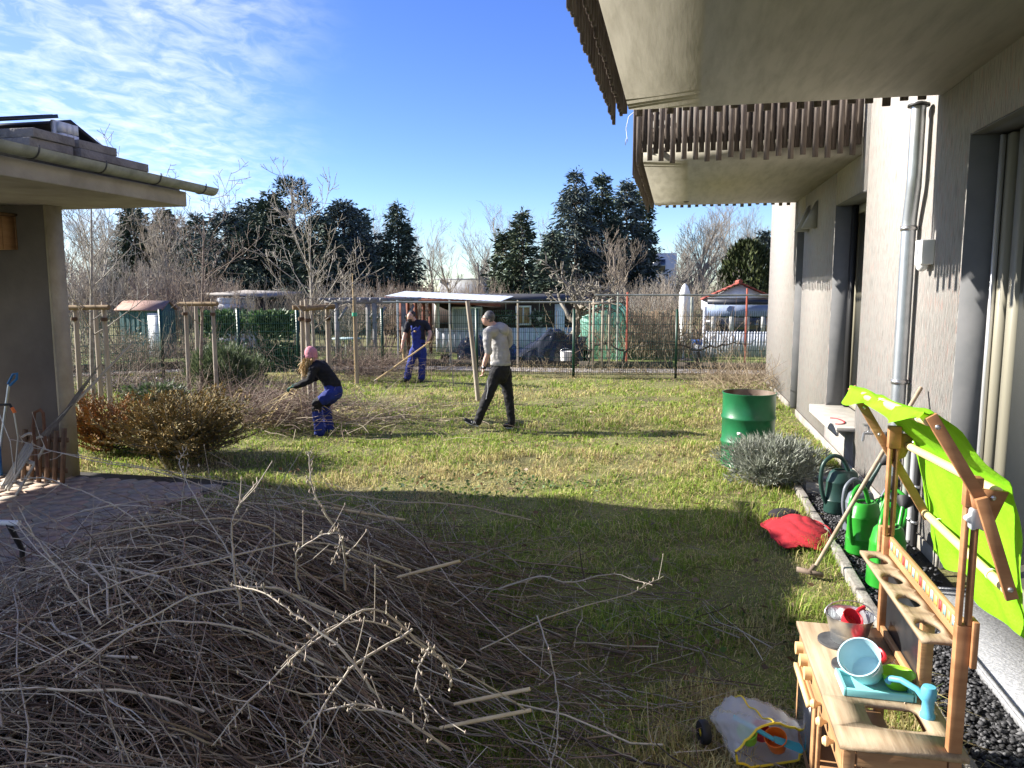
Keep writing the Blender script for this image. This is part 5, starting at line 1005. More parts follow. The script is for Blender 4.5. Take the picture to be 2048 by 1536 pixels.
# ---- red cloth
rc = MB(); nu, nv = 44, 34; UU, VV = np.meshgrid(np.linspace(-1, 1, nu), np.linspace(-1, 1, nv)); rr2 = np.sqrt(UU**2+VV**2*.9)
th = np.arctan2(VV, UU); out = np.clip(1-rr2**2.2, 0, 1)
wpx = UU+.25*np.sin(VV*3.1+1)+.12*np.sin(UU*5-VV*4); wpy = VV+.22*np.sin(UU*2.7)
zz = .075*out**.6*(1+.25*np.sin(UU*3+1))+.016*np.abs(np.sin(wpx*5.5+wpy*2.2))**.5*out**.3+.011*np.abs(np.sin(wpy*8-wpx*3))**.6*out**.3
lim = np.minimum(1, 1.0/np.maximum(rr2, 1e-3)*(.93+.09*np.sin(th*5)+.05*np.sin(th*9+1))); lim = np.where(rr2 > .9, lim, 1)
Xc = 1.06+.29*UU*lim; Yc = 6.80+.50*VV*lim; zz = np.maximum(zz, .035+.010*np.sin(UU*11+VV*7))
I = (np.arange(nv-1)[:, None]*nu+np.arange(nu-1)[None]).ravel(); clo = thing('red_jacket', 'crumpled red jacket with dark lining dropped on the grass', 'jacket', (1.06, 6.8, 0))
o = npobj('shell', np.stack([Xc, Yc, zz], -1).reshape(-1, 3), np.stack([I, I+1, I+nu+1, I+nu], -1), M('red_fabric', (.27, .008, .014), (.36, .013, .022), scale=6, rough=.9, bump=.2, bscale=60), clo, smooth=True); sm = o.modifiers.new('thick', 'SOLIDIFY'); sm.thickness = .008
q = MB(); q.ellipsoid((1.0, 7.2, .06), (.15, .11, .055), rot=(0, 0, .4)); q.build('lining', M('dark_lining', (.015, .013, .016), rough=.9, bump=.5, bscale=30), clo, smooth=True)
# ---- watering cans
def can(label, loc, rz, mt, rose, s=1.0, group=None, tall=1.0):
    t = thing('watering_can', label, 'watering can', loc, rz); k = s; h = .30*tall*s
    q = MB(); q.lathe([(.105*k, 0), (.118*k, .015*k), (.116*k, h*.30), (.118*k, h*.32), (.114*k, h*.34), (.108*k, h*.72), (.110*k, h*.74), (.104*k, h*.78), (.090*k, h*.94), (.070*k, h), (.060*k, h*1.0), (.058*k, h*.96)], 26, sx=1.15, sy=.86, cap0=True); q.build('body', mt, t, smooth=True, local=True)
    q = MB(); q.lathe([(.058*k, h*.962), (.01, h*.93)], 20, sx=1.15, sy=.86); q.build('opening', black_rub, t, local=True)
    pts = [(.04*k, 0, h*.97), (-.01*k, 0, h*1.28), (-.09*k, 0, h*1.36), (-.17*k, 0, h*1.18), (-.185*k, 0, h*.75), (-.15*k, 0, h*.35), (-.118*k, 0, h*.22)]; P0 = np.array(pts); tt = np.linspace(0, 6, 30); Pm = np.stack([np.interp(tt, range(7), P0[:, j]) for j in range(3)], 1)
    for _ in range(3): Pm[1:-1] = (Pm[:-2]+2*Pm[1:-1]+Pm[2:])/4
    q = MB(); q.tube(Pm, .0155*k, 9, ref=(0, 1, 0)); q.build('handle', mt, t, smooth=True, local=True)
    q = MB(); q.tube([(.10*k, 0, h*.22), (.19*k, 0, h*.55), (.27*k, 0, h*.95), (.30*k, 0, h*1.12)], [.03*k, .022*k, .015*k, .013*k], 9, ref=(0, 1, 0)); q.build('spout', mt, t, smooth=True, local=True)
    q = MB(); q.lathe([(.012*k, 0), (.05*k, .05*k), (.052*k, .062*k), (.004, .07*k)], 18, (.30*k, 0, h*1.10), axis=(.75, 0, .66)); q.build('rose', rose, t, smooth=True, local=True); return t
gcan = M('green_plastic', (.02, .22, .02), (.03, .28, .03), scale=5, rough=.33); dgc = M('dark_green_plastic', (.012, .04, .032), (.02, .055, .045), scale=5, rough=.4); grc = M('grey_plastic', (.10, .115, .14), (.14, .155, .18), scale=5, rough=.45)
can('dark green watering can nearest the light shaft cover', (1.56, 7.55, .01), R(20), dgc, black_rub, 1.25, tall=1.1); can('grey watering can between the dark green and bright green ones', (1.60, 7.02, .01), R(35), grc, black_rub, 1.1, tall=1.05)
can('bright green watering can behind the leaning tool handle', (1.50, 6.42, .01), R(48), gcan, black_rub, 1.2, tall=1.15); can('bright green watering can beside the play kitchen', (1.50, 5.72, .01), R(62), gcan, black_rub, 1.25, tall=1.15); can('bright green watering can against the building wall by the water pipes', (1.79, 6.95, .01), R(140), gcan, black_rub, 1.0)
# ---- leaning tool
q = MB(); a, b = np.array([1.02, 5.80, .03]), np.array([1.945, 6.74, 1.31]); t = thing('garden_hoe', 'wooden-handled garden hoe leaning against the building wall', 'hoe', tuple(a)); q.tube([a, (a+b)/2+[0, 0, .005], b], [.016, .016, .017], 9); q.build('handle', M('old_handle', (.26, .19, .125), (.40, .32, .23), scale=8, rough=.8, stretch=(1, 1, 1)), t, smooth=True)
q = MB(); q.bar(a+[-.10, .05, 0], a+[.07, -.04, .0], .02, .035); q.tube([a+[-.02, 0, 0], a+[.02, .02, .05]], .017, 8); q.build('head', rust, t)

# ---- play kitchen
KT = thing('play_kitchen', 'wooden outdoor play kitchen with lime green fabric awning', 'play kitchen', (.79, 3.16, 0))
X0, X1, Y0, Y1, ZC = .585, .99, 2.655, 3.665, .55
def kb_(a, b, name='board', mt=wood, bv=.003): q = MB(); q.box(a, b); return q.build(name, mt, KT, bevel=bv)
def plate(cells, z0, z1, name, mt, n=28, parent=KT):
    """plate made of rectangles (x0,x1,y0,y1) each with a round or rounded hole (cx,cy,rx,ry,power) or None"""
    q = MB()
    for (x0, x1, y0, y1, hole) in cells:
        if hole is None: q.box((x0, y0, z0), (x1, y1, z1)); continue
        cx, cy, rx, ry, pw = hole; th = np.linspace(0, 2*np.pi, n, endpoint=False)
        base = sorted(set([round(v, 5) for v in th]+[round(math.atan2(yy-cy, xx-cx) % (2*math.pi), 5) for xx in (x0, x1) for yy in (y0, y1)])); th = np.array(base); m = len(th); c, s = np.cos(th), np.sin(th)
        den = (np.abs(c)**pw+np.abs(s)**pw)**(1/pw); ix = cx+rx*c/den; iy = cy+ry*s/den
        tx = np.where(c > 1e-9, (x1-cx)/np.where(c > 1e-9, c, 1), np.where(c < -1e-9, (x0-cx)/np.where(c < -1e-9, c, -1), 1e9)); ty = np.where(s > 1e-9, (y1-cy)/np.where(s > 1e-9, s, 1), np.where(s < -1e-9, (y0-cy)/np.where(s < -1e-9, s, -1), 1e9)); tt = np.minimum(tx, ty); ox = cx+c*tt; oy = cy+s*tt
        V = np.concatenate([np.stack([ix, iy, np.full(m, z1)], 1), np.stack([ox, oy, np.full(m, z1)], 1), np.stack([ix, iy, np.full(m, z0)], 1), np.stack([ox, oy, np.full(m, z0)], 1)]); i = np.arange(m); j = (i+1) % m
        q.add(V, [np.stack([i, m+i, m+j, j], 1), np.stack([2*m+j, 3*m+j, 3*m+i, 2*m+i], 1), np.stack([i, j, 2*m+j, 2*m+i], 1), np.stack([m+j, m+i, 3*m+i, 3*m+j], 1)])
    return q.build(name, mt, parent)
top = plate([(X0, X1, Y0, 2.775, None), (X0, X1, 2.775, 2.99, (.815, 2.875, .095, .085, 7)), (X0, X1, 2.99, Y1, None)], ZC-.02, ZC, 'countertop', wood_top)
for x in (X0+.035, X1-.035):
    for y in (Y0+.04, Y1-.04): kb_((x-.02, y-.02, 0), (x+.02, y+.02, ZC-.022), 'leg')
kb_((X0+.012, Y0+.03, .42), (X0+.028, Y1-.03, ZC-.022), 'fascia'); kb_((X1-.03, Y0+.03, .42), (X1-.014, Y1-.03, ZC-.022), 'rear_rail'); kb_((X0+.06, Y0+.02, .46), (X1-.06, Y0+.035, ZC-.022), 'end_rail')
kb_((X0+.03, Y0+.05, .16), (X1-.03, Y1-.05, .175), 'lower_shelf'); kb_((X0+.015, 3.12, .03), (X0+.03, 3.15, .42), 'divider')
for i in range(5): kb_((.70+i*.048, 2.72, .36), (.735+i*.048, 3.05, .372), 'rack_slat', wood_red)
od = kb_((X0+.005, 3.16, .06), (X0+.02, 3.60, .41), 'oven_door'); q = MB(); q.box((X0+.002, 3.21, .12), (X0+.0045, 3.55, .36)); q.build('pane', M('dark_acrylic', (.012, .014, .02), rough=.12), od); q = MB(); q.box((X0-.02, 3.2, .375), (X0+.004, 3.56, .395)); q.build('handle', wood_pale, od)
for y in (3.30, 3.42, 3.54):
    q = MB(); q.lathe([(.001, 0), (.028, 0), (.028, .03), (.001, .03)], 18, (X0+.012, y, .475), axis=(-1, 0, 0)); q.build('dial', wood_pale, KT, smooth=True)
for y in (2.80, 2.93, 3.06):
    q = MB(); q.lathe([(.006, 0), (.008, .014), (.017, .022), (.019, .032), (.012, .042), (.001, .044)], 14, (X0+.012, y, .47), axis=(-1, 0, 0)); q.build('knob', wood_pale, KT, smooth=True)
for (x, y) in ((.735, 3.47), (.75, 3.235)):
    q = MB(); q.lathe([(.001, 0), (.088, 0), (.088, .010), (.001, .011)], 30, (x, y, ZC+.001)); q.build('burner', M('burner_black', (.035, .035, .037), (.075, .075, .075), scale=16, rough=.8), KT, smooth=True)
# rear boards, chalkboard, shelf
kb_((.962, 3.06, ZC), (.975, 3.63, .895), 'chalkboard', M('chalkboard', (.012, .014, .017), (.03, .032, .034), scale=7, rough=.3)); kb_((.93, 3.02, ZC), (.975, 3.055, .898), 'upright'); kb_((.94, 3.06, ZC), (.961, 3.63, ZC+.03), 'batten')
cells = []; n_h = 4; ys = np.linspace(2.74, 3.665, n_h+1)
for i in range(n_h): cells.append((.845, .957, ys[i], ys[i+1], (.898, (ys[i]+ys[i+1])/2, .040, .062, 2)))
plate(cells, .899, .914, 'shelf', wood_top)
kb_((.958, 2.72, .899), (.974, 3.665, 1.0), 'shelf_back', wood)
FL = [(.45, .05, .05), (.25, .5, .5), (.75, .55, .15), (.28, .5, .55), (.6, .65, .15)]
for i in range(19):
    y = 3.63-i*.0465; q = MB(); q.prism([(.9572, y-.013, .985), (.9572, y+.013, .985), (.9572, y+.013, .945), (.9572, y, .952), (.9572, y-.013, .945)], (-.0012, 0, 0)); q.build('bunting_flag', M('flag_%d' % (i % 5), FL[i % 5], rough=.6), KT)
# posts with slots
for y, xs in ((2.69, .95), (3.64, .955)):
    kb_((xs-.022, y-.017, ZC), (xs+.022, y+.017, 1.0), 'post', wood_red); kb_((xs-.022, y-.017, 1.001), (xs-.007, y+.017, 1.40), 'post_strip', wood_red); kb_((xs+.007, y-.017, 1.001), (xs+.022, y+.017, 1.40), 'post_strip', wood_red); kb_((xs-.026, y-.018, 1.401), (xs+.026, y+.018, 1.50), 'post_head', wood_red)
kb_((.925, 3.665, .9), (.985, 3.70, 1.03), 'bracket_block')
kb_((.972, 2.66, .86), (.992, 2.72, 1.02), 'bracket_block', wood_red)
def arm(p, q2, name, mt, w_=.037): m = MB(); m.bar(p, q2, .018, w_, up=(0, 0, 1)); return m.build(name, mt, KT, bevel=.002)
ol = M('green_lit_wood', (.27, .19, .06), (.38, .28, .10), scale=6, rough=.6)
arm((.80, 2.655, 1.70), (.985, 2.655, 1.40), 'awning_arm', wood_red); arm((.955, 2.632, 1.445), (1.066, 2.632, 1.12), 'awning_arm', wood_red); arm((.775, 3.675, 1.665), (1.125, 3.675, 1.08), 'awning_arm', wood)
for y in (2.675, 3.655): q = MB(); q.prism([(.93, y, 1.47), (1.045, y, 1.46), (1.01, y, 1.36), (.96, y, 1.33)], (0, .014 if y > 3 else -.014, 0)); q.build('gusset', wood_red if y < 3 else wood, KT)
for (a, b) in (((.80, 2.665, 1.68), (.785, 3.67, 1.645)), ((1.02, 2.68, 1.455), (1.02, 3.65, 1.41)), ((1.06, 2.645, 1.14), (1.11, 3.67, 1.105))): q = MB(); q.tube([a, b], .0165, 12); q.build('dowel', wood_pale, KT, smooth=True)
for x, y, z in ((.82, 2.644, 1.665), (.97, 2.644, 1.42), (1.0, 2.66, 1.44), (1.055, 2.62, 1.155), (.83, 3.664, 1.575), (.90, 3.664, 1.455)):
    q = MB(); q.lathe([(.001, 0), (.009, 0), (.008, .004), (.001, .005)], 12, (x, y, z), axis=(0, -1, 0)); q.build('screw', steel, KT)
q = MB(); k = 6; ths = np.linspace(0, 2*np.pi, 36, endpoint=False); rad_ = .034+.006*np.cos(ths*6); q.prism([(.957+r_*math.cos(a), 2.668, 1.37+r_*math.sin(a)) for r_, a in zip(rad_, ths)], (0, -.03, 0)); q.build('star_knob', M('grey_knob', (.34, .36, .37), rough=.5), KT, bevel=.004)
# awning fabric
nearc = np.array([(.755, 1.665), (.775, 1.705), (.81, 1.712), (.90, 1.64), (1.0, 1.545), (1.068, 1.485), (1.095, 1.40), (1.112, 1.28), (1.12, 1.16), (1.122, 1.10), (1.14, 1.02), (1.155, .955)]); farc = np.array([(.745, 1.615), (.76, 1.665), (.795, 1.672), (.88, 1.60), (.97, 1.505), (1.04, 1.44), (1.075, 1.35), (1.10, 1.22), (1.125, 1.13), (1.135, 1.075), (1.145, .99), (1.15, .93)])
nu, nv = 46, 40; nearc[4:, 0] -= .02; tt = np.linspace(0, 11, nu); A_ = np.stack([np.interp(tt, range(12), nearc[:, j]) for j in (0, 1)], 1); B_ = np.stack([np.interp(tt, range(12), farc[:, j]) for j in (0, 1)], 1); vvv = np.linspace(0, 1, nv)[:, None]
xz = A_[None]*(1-vvv[..., None])+B_[None]*vvv[..., None]; sag = np.sin(np.pi*vvv)*.012; loose = np.clip((tt-8.5)/2.5, 0, 1)[None]+np.clip((1.6-tt)/1.6, 0, 1)[None]
X_ = xz[..., 0]+sag+.020*loose*np.sin(vvv*19+tt[None]*.8)+.005*np.sin(tt[None]*3.1+vvv*23+2*np.sin(vvv*7)); Zz = xz[..., 1]-sag*.8+.02*loose*np.sin(vvv*11+1)+.005*np.sin(tt[None]*2.7+vvv*17+1.5*np.sin(vvv*9)); Yy = 2.655+(3.70-2.655)*vvv+0*X_
P0 = np.stack([X_, Yy, Zz], -1); I = (np.arange(nv-1)[:, None]*nu+np.arange(nu-1)[None]).ravel()
o = npobj('awning_fabric', P0.reshape(-1, 3), np.stack([I, I+1, I+nu+1, I+nu], -1), M('lime_fabric', (.24, .62, .008), (.30, .72, .015), scale=5, rough=.75, bump=.25, bscale=70, trans=.45), KT, smooth=True)
for (x, y, z) in ((.79, 3.2, 1.66), (.80, 2.75, 1.68), (1.115, 3.5, 1.11), (1.065, 2.8, 1.14)):
    q = MB(); q.lathe([(.0195, -.004), (.021, 0), (.0195, .004)], 12, (x, y, z), axis=(0, 1, 0)); q.build('cable_tie', white_plastic, KT)
# faucet
q = MB(); fb_ = np.array([.93, 2.90, ZC]); q.lathe([(.026, 0), (.026, .012), (.021, .02), (.020, .065), (.026, .072), (.027, .105), (.022, .118), (.001, .120)], 20, fb_); q.tube([fb_+[0, 0, .05], fb_+[-.03, .035, .085], fb_+[-.075, .075, .095], fb_+[-.105, .10, .085], fb_+[-.112, .106, .068]], [.012, .012, .012, .0125, .013], 10); q.build('faucet', M('toy_blue', (.10, .36, .50), rough=.4), KT, smooth=True)
# loose toys on the counter
tq = M('turquoise_plastic', (.22, .56, .55), rough=.4)
t = thing('plastic_tray', 'turquoise plastic tray under the tipped blue pail', 'tray', (.80, 3.06, ZC)); q = MB(); c_ = (.79, 3.075)
for (a, b) in (((-.12, -.075, 0), (.12, .075, .006)), ((-.125, -.085, 0), (.125, -.07, .03)), ((-.125, .07, 0), (.125, .085, .03)), ((-.13, -.085, 0), (-.115, .085, .03)), ((.115, -.085, 0), (.13, .085, .03))): q.box((c_[0]+a[0], c_[1]+a[1], ZC+.001+a[2]), (c_[0]+b[0], c_[1]+b[1], ZC+.001+b[2]))
q.build('tray', tq, t, bevel=.006)
t = thing('toy_pail', 'pale blue toy pail lying tipped on the turquoise tray', 'bucket', (.735, 3.075, ZC)); ax = Vector((-.42, -.55, .72)).normalized(); pc = np.array([.775, 3.125, ZC+.045])
q = MB(); q.lathe([(.001, 0), (.058, 0), (.078, .12), (.081, .124), (.076, .124), (.056, .006), (.001, .006)], 30, pc, axis=tuple(ax)); q.build('body', M('pale_blue_plastic', (.33, .50, .56), (.42, .58, .62), scale=9, rough=.5), t, smooth=True)
rim = pc+np.array(ax)*.12; s1 = np.array(ax.cross(Vector((0, 0, 1))).normalized()); s2 = np.cross(np.array(ax), s1); q = MB(); q.tube([rim+s1*.082*math.cos(a)+(s2*.7+np.array(ax)*-.55)*.085*math.sin(a) for a in np.linspace(0, np.pi, 14)], .0025, 5); q.build('handle', white_plastic, t)
t = thing('toy_bowl', 'lime green plastic bowl next to the blue pail', 'bowl', (.86, 3.10, ZC)); q = MB(); q.lathe([(.001, .001), (.04, .001), (.062, .055), (.066, .057), (.06, .055), (.038, .006), (.001, .006)], 24, (.875, 3.09, ZC+.012)); q.build('bowl', M('lime_plastic', (.24, .55, .03), rough=.4), t, smooth=True)
t = thing('metal_pail', 'galvanised metal pail standing on the rear burner', 'bucket', (.78, 3.47, ZC)); pc = np.array([.775, 3.475, ZC+.013]); q = MB(); q.lathe([(.001, 0), (.072, 0), (.078, .035), (.079, .037), (.088, .072), (.089, .074), (.100, .118), (.104, .12), (.098, .118), (.072, .006), (.001, .006)], 32, pc); q.build('body', M('galvanised', (.42, .44, .45), (.56, .58, .59), scale=14, rough=.3, metal=.9), t, smooth=True)
q = MB(); q.tube([pc+[.103*math.cos(a), .08*math.sin(a)*0+.03*math.sin(a), .115+.055*math.sin(a)] for a in np.linspace(0, np.pi, 16)], .0025, 5, ref=(0, 1, 0)); q.build('handle', steel, t)
t = thing('red_scoop', 'red plastic scoop lying inside the metal pail', 'scoop', tuple(pc+[0, 0, .1])); q = MB(); q.lathe([(.001, 0), (.035, .01), (.045, .05), (.042, .05), (.03, .014), (.001, .006)], 18, pc+[-.01, -.02, .085], axis=(.3, -.5, .8)); q.tube([pc+[0, -.01, .1], pc+[.05, .05, .125], pc+[.075, .07, .13]], .009, 8); q.build('scoop', M('red_plastic', (.55, .02, .03), rough=.4), t, smooth=True)
t = thing('toy_frisbee', 'flat red ribbed plastic disc leaning beside the metal pail', 'lid', (.80, 3.33, ZC)); q = MB(); q.lathe([(.001, .006), (.02, .006), (.024, .011), (.034, .011), (.038, .005), (.05, .005), (.054, .011), (.062, .010), (.066, .002), (.001, 0)], 30, (.835, 3.345, ZC+.02), axis=(.12, -.22, .96)); q.build('disc', MATS['red_plastic'], t, smooth=True)
# sand spill on the counter
n = 500; P0 = np.stack([rng.normal(.885, .03, n), rng.normal(3.2, .09, n), np.full(n, ZC+.002)], 1); P0 = P0[(P0[:, 0] < .935)]; n = len(P0); V = octv[None]*rng.uniform(.0015, .004, (n, 1, 1))+P0[:, None]; tag(npobj('spilled_sand', V.reshape(-1, 3), (octf[None]+np.arange(n)[:, None, None]*6).reshape(-1, 3), twig, None, col=pick([(.4, .33, .25), (.25, .2, .15), (.12, .1, .08)], n, 6)), 'sand spilled on the counter behind the burners', 'sand', kind='stuff')
# ---- bag of toys
TB = thing('toy_bag', 'clear plastic bag with yellow trim lying open on the grass', 'bag', (.42, 3.52, 0))
yl = M('yellow_trim', (.75, .55, .03), rough=.5); nu, nv = 40, 22; UU, VV = np.meshgrid(np.linspace(0, 2*np.pi, nu), np.linspace(0, 1, nv)); crp = (.012*np.sin(UU*4+VV*7)+.010*np.abs(np.sin(UU*7-VV*11))+.006*np.sin(UU*13+VV*19))
# a pouch lying on its side: closed far end, mouth towards the yard
ca_, cb_ = np.array([.30, 3.72, .07]), np.array([.47, 3.36, .085]); axd = (cb_-ca_); sdx = np.array([.9, .42, 0]); cen_ = ca_+axd*VV[..., None]; rr3 = np.sqrt(np.clip(1-(1-VV)**3.2, 0, 1))
P0 = cen_+sdx*((.175*rr3+crp)*np.cos(UU))[..., None]+np.array([0, .0, 1.])*(((.085+.015*VV)*rr3+crp)*np.sin(UU))[..., None]; P0[..., 2] = np.maximum(P0[..., 2], .006)
I = (np.arange(nv-1)[:, None]*nu+np.arange(nu-1)[None]).ravel(); o = npobj('foil', P0.reshape(-1, 3), np.stack([I, I+1, I+nu+1, I+nu], -1), M_clear('clear_foil', (.80, .80, .77), .36, .2), TB, smooth=True)
q = MB(); q.tube([P0[-1, i] for i in range(nu)], .0055, 6); q.tube([P0[k_, 10]+[0, 0, .004] for k_ in range(3, nv)], .004, 5); q.build('trim', yl, TB, smooth=True)
for nm, lab, c, r_, mt in (('toy_cup', 'lime green toy cup inside the clear bag', (.37, 3.44, .06), .045, 'lime_plastic'), ('toy_cup', 'orange toy cup inside the clear bag', (.49, 3.42, .055), .05, 'o'), ('toy_cup', 'red toy cup inside the clear bag', (.43, 3.50, .05), .042, 'red_plastic')):
    mt = M('orange_plastic', (.75, .16, .015), rough=.4) if mt == 'o' else MATS[mt]; q = MB(); q.lathe([(.001, 0), (r_*.75, 0), (r_, r_*1.5), (r_*.93, r_*1.5), (r_*.7, .006), (.001, .006)], 22, c, axis=(-.2, -.45, .85)); tag(q.build(nm, mt, None, smooth=True), lab, 'cup')
q = MB(); q.tube([(.30, 3.46, .15), (.40, 3.41, .13), (.47, 3.38, .11)], [.012, .011, .010], 9); q.prism([(.47, 3.365, .105), (.47, 3.395, .115), (.58, 3.40, .09), (.60, 3.37, .08), (.58, 3.345, .08)], (0, 0, .006)); tag(q.build('toy_shovel', M('teal_plastic', (.06, .36, .40), rough=.4), None, smooth=True), 'teal toy shovel lying across the clear bag', 'shovel')
t = thing('toy_roller', 'dark toy truck roller beside the clear bag', 'toy', (.16, 3.47, 0)); q = MB(); q.lathe([(.02, -.02), (.05, -.02), (.055, -.012), (.055, .012), (.05, .02), (.02, .02)], 18, (.17, 3.47, .055), axis=(.9, .3, 0)); q.build('tyre', black_rub, t, smooth=True); q = MB(); q.lathe([(.001, -.016), (.021, -.016), (.021, .016), (.001, .016)], 14, (.17, 3.47, .055), axis=(.9, .3, 0)); q.build('hub', yl, t)

# ================================================================== THINGS BY THE SHELTER
sg_ = thing('wooden_sledge', 'old pale wooden sledge propped upright against the shelter wall', 'sledge', (-6.6, 6.55, 0)); sw = M('pale_old_wood', (.36, .33, .28), (.50, .47, .41), scale=8, rough=.8)
e1 = np.array([.16, .17, 0.]); dirn = np.array([.42, .28, .86]); dirn /= np.linalg.norm(dirn); o_ = np.array([-6.55, 6.42, .02]); sdv = np.array([-.75, .35, 0]); nrm_ = np.cross(dirn, sdv)
for k_ in (0, .34):
    b0 = o_+sdv*k_; pts = [b0, b0+dirn*.3, b0+dirn*.52]+[b0+dirn*(.52+.16*math.sin(a))+np.array([-.62, -.3, 0])*.11*(1-math.cos(a))*1.1 for a in np.linspace(.3, 2.3, 9)]; q = MB(); q.tube(pts, .019, 8, flat=.7); q.build('runner', sw, sg_, smooth=True)
for i in range(4): b0 = o_+sdv*(.06+.073*i)+np.array([-.06, -.05, 0]); q = MB(); q.bar(b0+dirn*.06, b0+dirn*.58, .04, .014, up=nrm_); q.build('seat_slat', sw, sg_)
for u_ in (.12, .36): b0 = o_+dirn*u_; q = MB(); q.bar(b0, b0+sdv*.34, .03, .03); q.build('crossbar', sw, sg_)
rk = thing('slat_rack', 'small brown slatted wooden panel leaning on the shelter wall', 'slat panel', (-6.72, 6.95, 0)); bw = M('brown_slat', (.12, .07, .04), (.20, .12, .07), scale=8, rough=.85)
for i in range(6): x = -7.0+i*.10; q = MB(); q.box((x, 6.93, .0), (x+.05, 6.95, .58+.03*(i % 2)), rot=(R(-8), 0, 0), piv=(x, 6.95, 0)); q.build('slat', bw, rk)
for z in (.12, .45): q = MB(); q.box((-7.02, 6.955+z*.14, z), (-6.44, 6.975+z*.14, z+.05)); q.build('rail', bw, rk)
sh_ = thing('blue_shovel', 'blue-handled snow shovel leaning against the shelter wall', 'shovel', (-7.0, 6.8, 0)); bl = M('blue_plastic2', (.015, .14, .36), rough=.4)
q = MB(); hp = W(18, 752, 7.9); q.tube([hp+[-.02, 0, -.08], hp+[.05, 0, .02], hp+[.10, 0, .03], hp+[.09, 0, -.03], hp+[0, 0, -.10]], .013, 7, ref=(0, 1, 0)); q.build('grip', bl, sh_, smooth=True); q = MB(); q.tube([hp+[-.01, 0, -.09], hp+[-.12, -.1, -.9]], .014, 8); q.build('shaft', steel, sh_); q = MB(); q.box(hp+np.array([-.36, -.14, -1.02]), hp+np.array([-.06, -.11, -.72])); q.build('blade', bl, sh_)
sw_ = thing('bow_saw', 'bow saw with black and orange grip against the shelter wall', 'saw', (-6.9, 6.9, 0)); hp = W(15, 815, 7.8); q = MB(); q.tube([hp+[-.14, 0, .02], hp+[.03, 0, .03], hp+[.07, 0, -.03]], .014, 7, ref=(0, 1, 0)); q.build('grip', black_rub, sw_, smooth=True); q = MB(); q.tube([hp+[.055, 0, 0], hp+[.085, 0, -.05]], .017, 7); q.build('orange_grip', M('orange_plastic'if 'orange_plastic' in MATS else 'orange2', (.75, .16, .015), rough=.4), sw_); q = MB(); q.tube([hp+[.07, 0, -.04], hp+[.10, 0, -.3], hp+[.02, 0, -.72]], .008, 6); q.tube([hp+[-.14, 0, .02], hp+[0, 0, -.35], hp+[.02, 0, -.72]], .004, 5); q.build('frame', steel, sw_)
q = MB(); hp = W(75, 835, 7.7); q.tube([hp+[-.05, 0, -.6], hp+[-.06, 0, -.1], hp+[-.03, 0, .05], hp+[.04, 0, .08], hp+[.07, 0, .05], hp+[.07, 0, -.5]], .016, 7, ref=(0, 1, 0)); tag(q.build('rusty_hoop', M('rust_brown', (.10, .045, .025), (.17, .08, .045), scale=8, rough=.85), None, smooth=True), 'bent rusty iron hoop standing by the shelter pillar', 'hoop')
cn = thing('leaning_cane', 'long pale wooden pole leaning past the shelter pillar', 'pole', tuple(Gd(88, 905))); q = MB(); q.tube([W(88, 868, 7.35), W(180, 775, 7.6), W(264, 688, 7.9)], [.013, .014, .014], 8); q.build('pole', M('cane_wood', (.40, .34, .24), (.55, .48, .36), scale=8, rough=.8), cn, smooth=True)
for k_ in range(5): q = MB(); q.tube([W(80+k_*4, 872, 7.3), W(130+k_*5, 820-k_*4, 7.5), W(165+k_*10, 770-k_*12, 7.6)], [.006, .005, .003], 5); q.build('shoot', bark, cn, smooth=True)
hd = thing('cart_handle', 'dark metal cart handle with white grip at the paving', 'handle', tuple(Gd(45, 1150))); q = MB(); a = Gd(45, 1150); tp_ = W(18, 1050, 4.9); q.tube([a, (a+tp_)/2+[.05, 0, .02], tp_], .018, 8); q.build('bar', M('dark_metal'), hd, smooth=True) ; q = MB(); q.tube([tp_+[-.10, 0, .01], tp_+[.06, .02, .01]], .019, 12); q.build('grip', white_plastic, hd, smooth=True)
hw2 = thing('hanging_wire', 'thin looped wire hanging from the balcony corner', 'wire', (-.5, 9.3, 3.9)); c = W(1254, 240, 9.4); q = MB(); q.tube([c+[.12, 0, .12], c+[.02, 0, .04], c+[-.01, 0, -.1], c+[.01, 0, -.25], c+[-.02, 0, -.3], c+[-.005, 0, -.22]], .004, 5, ref=(0, 1, 0)); q.build('wire', white_plastic, hw2)

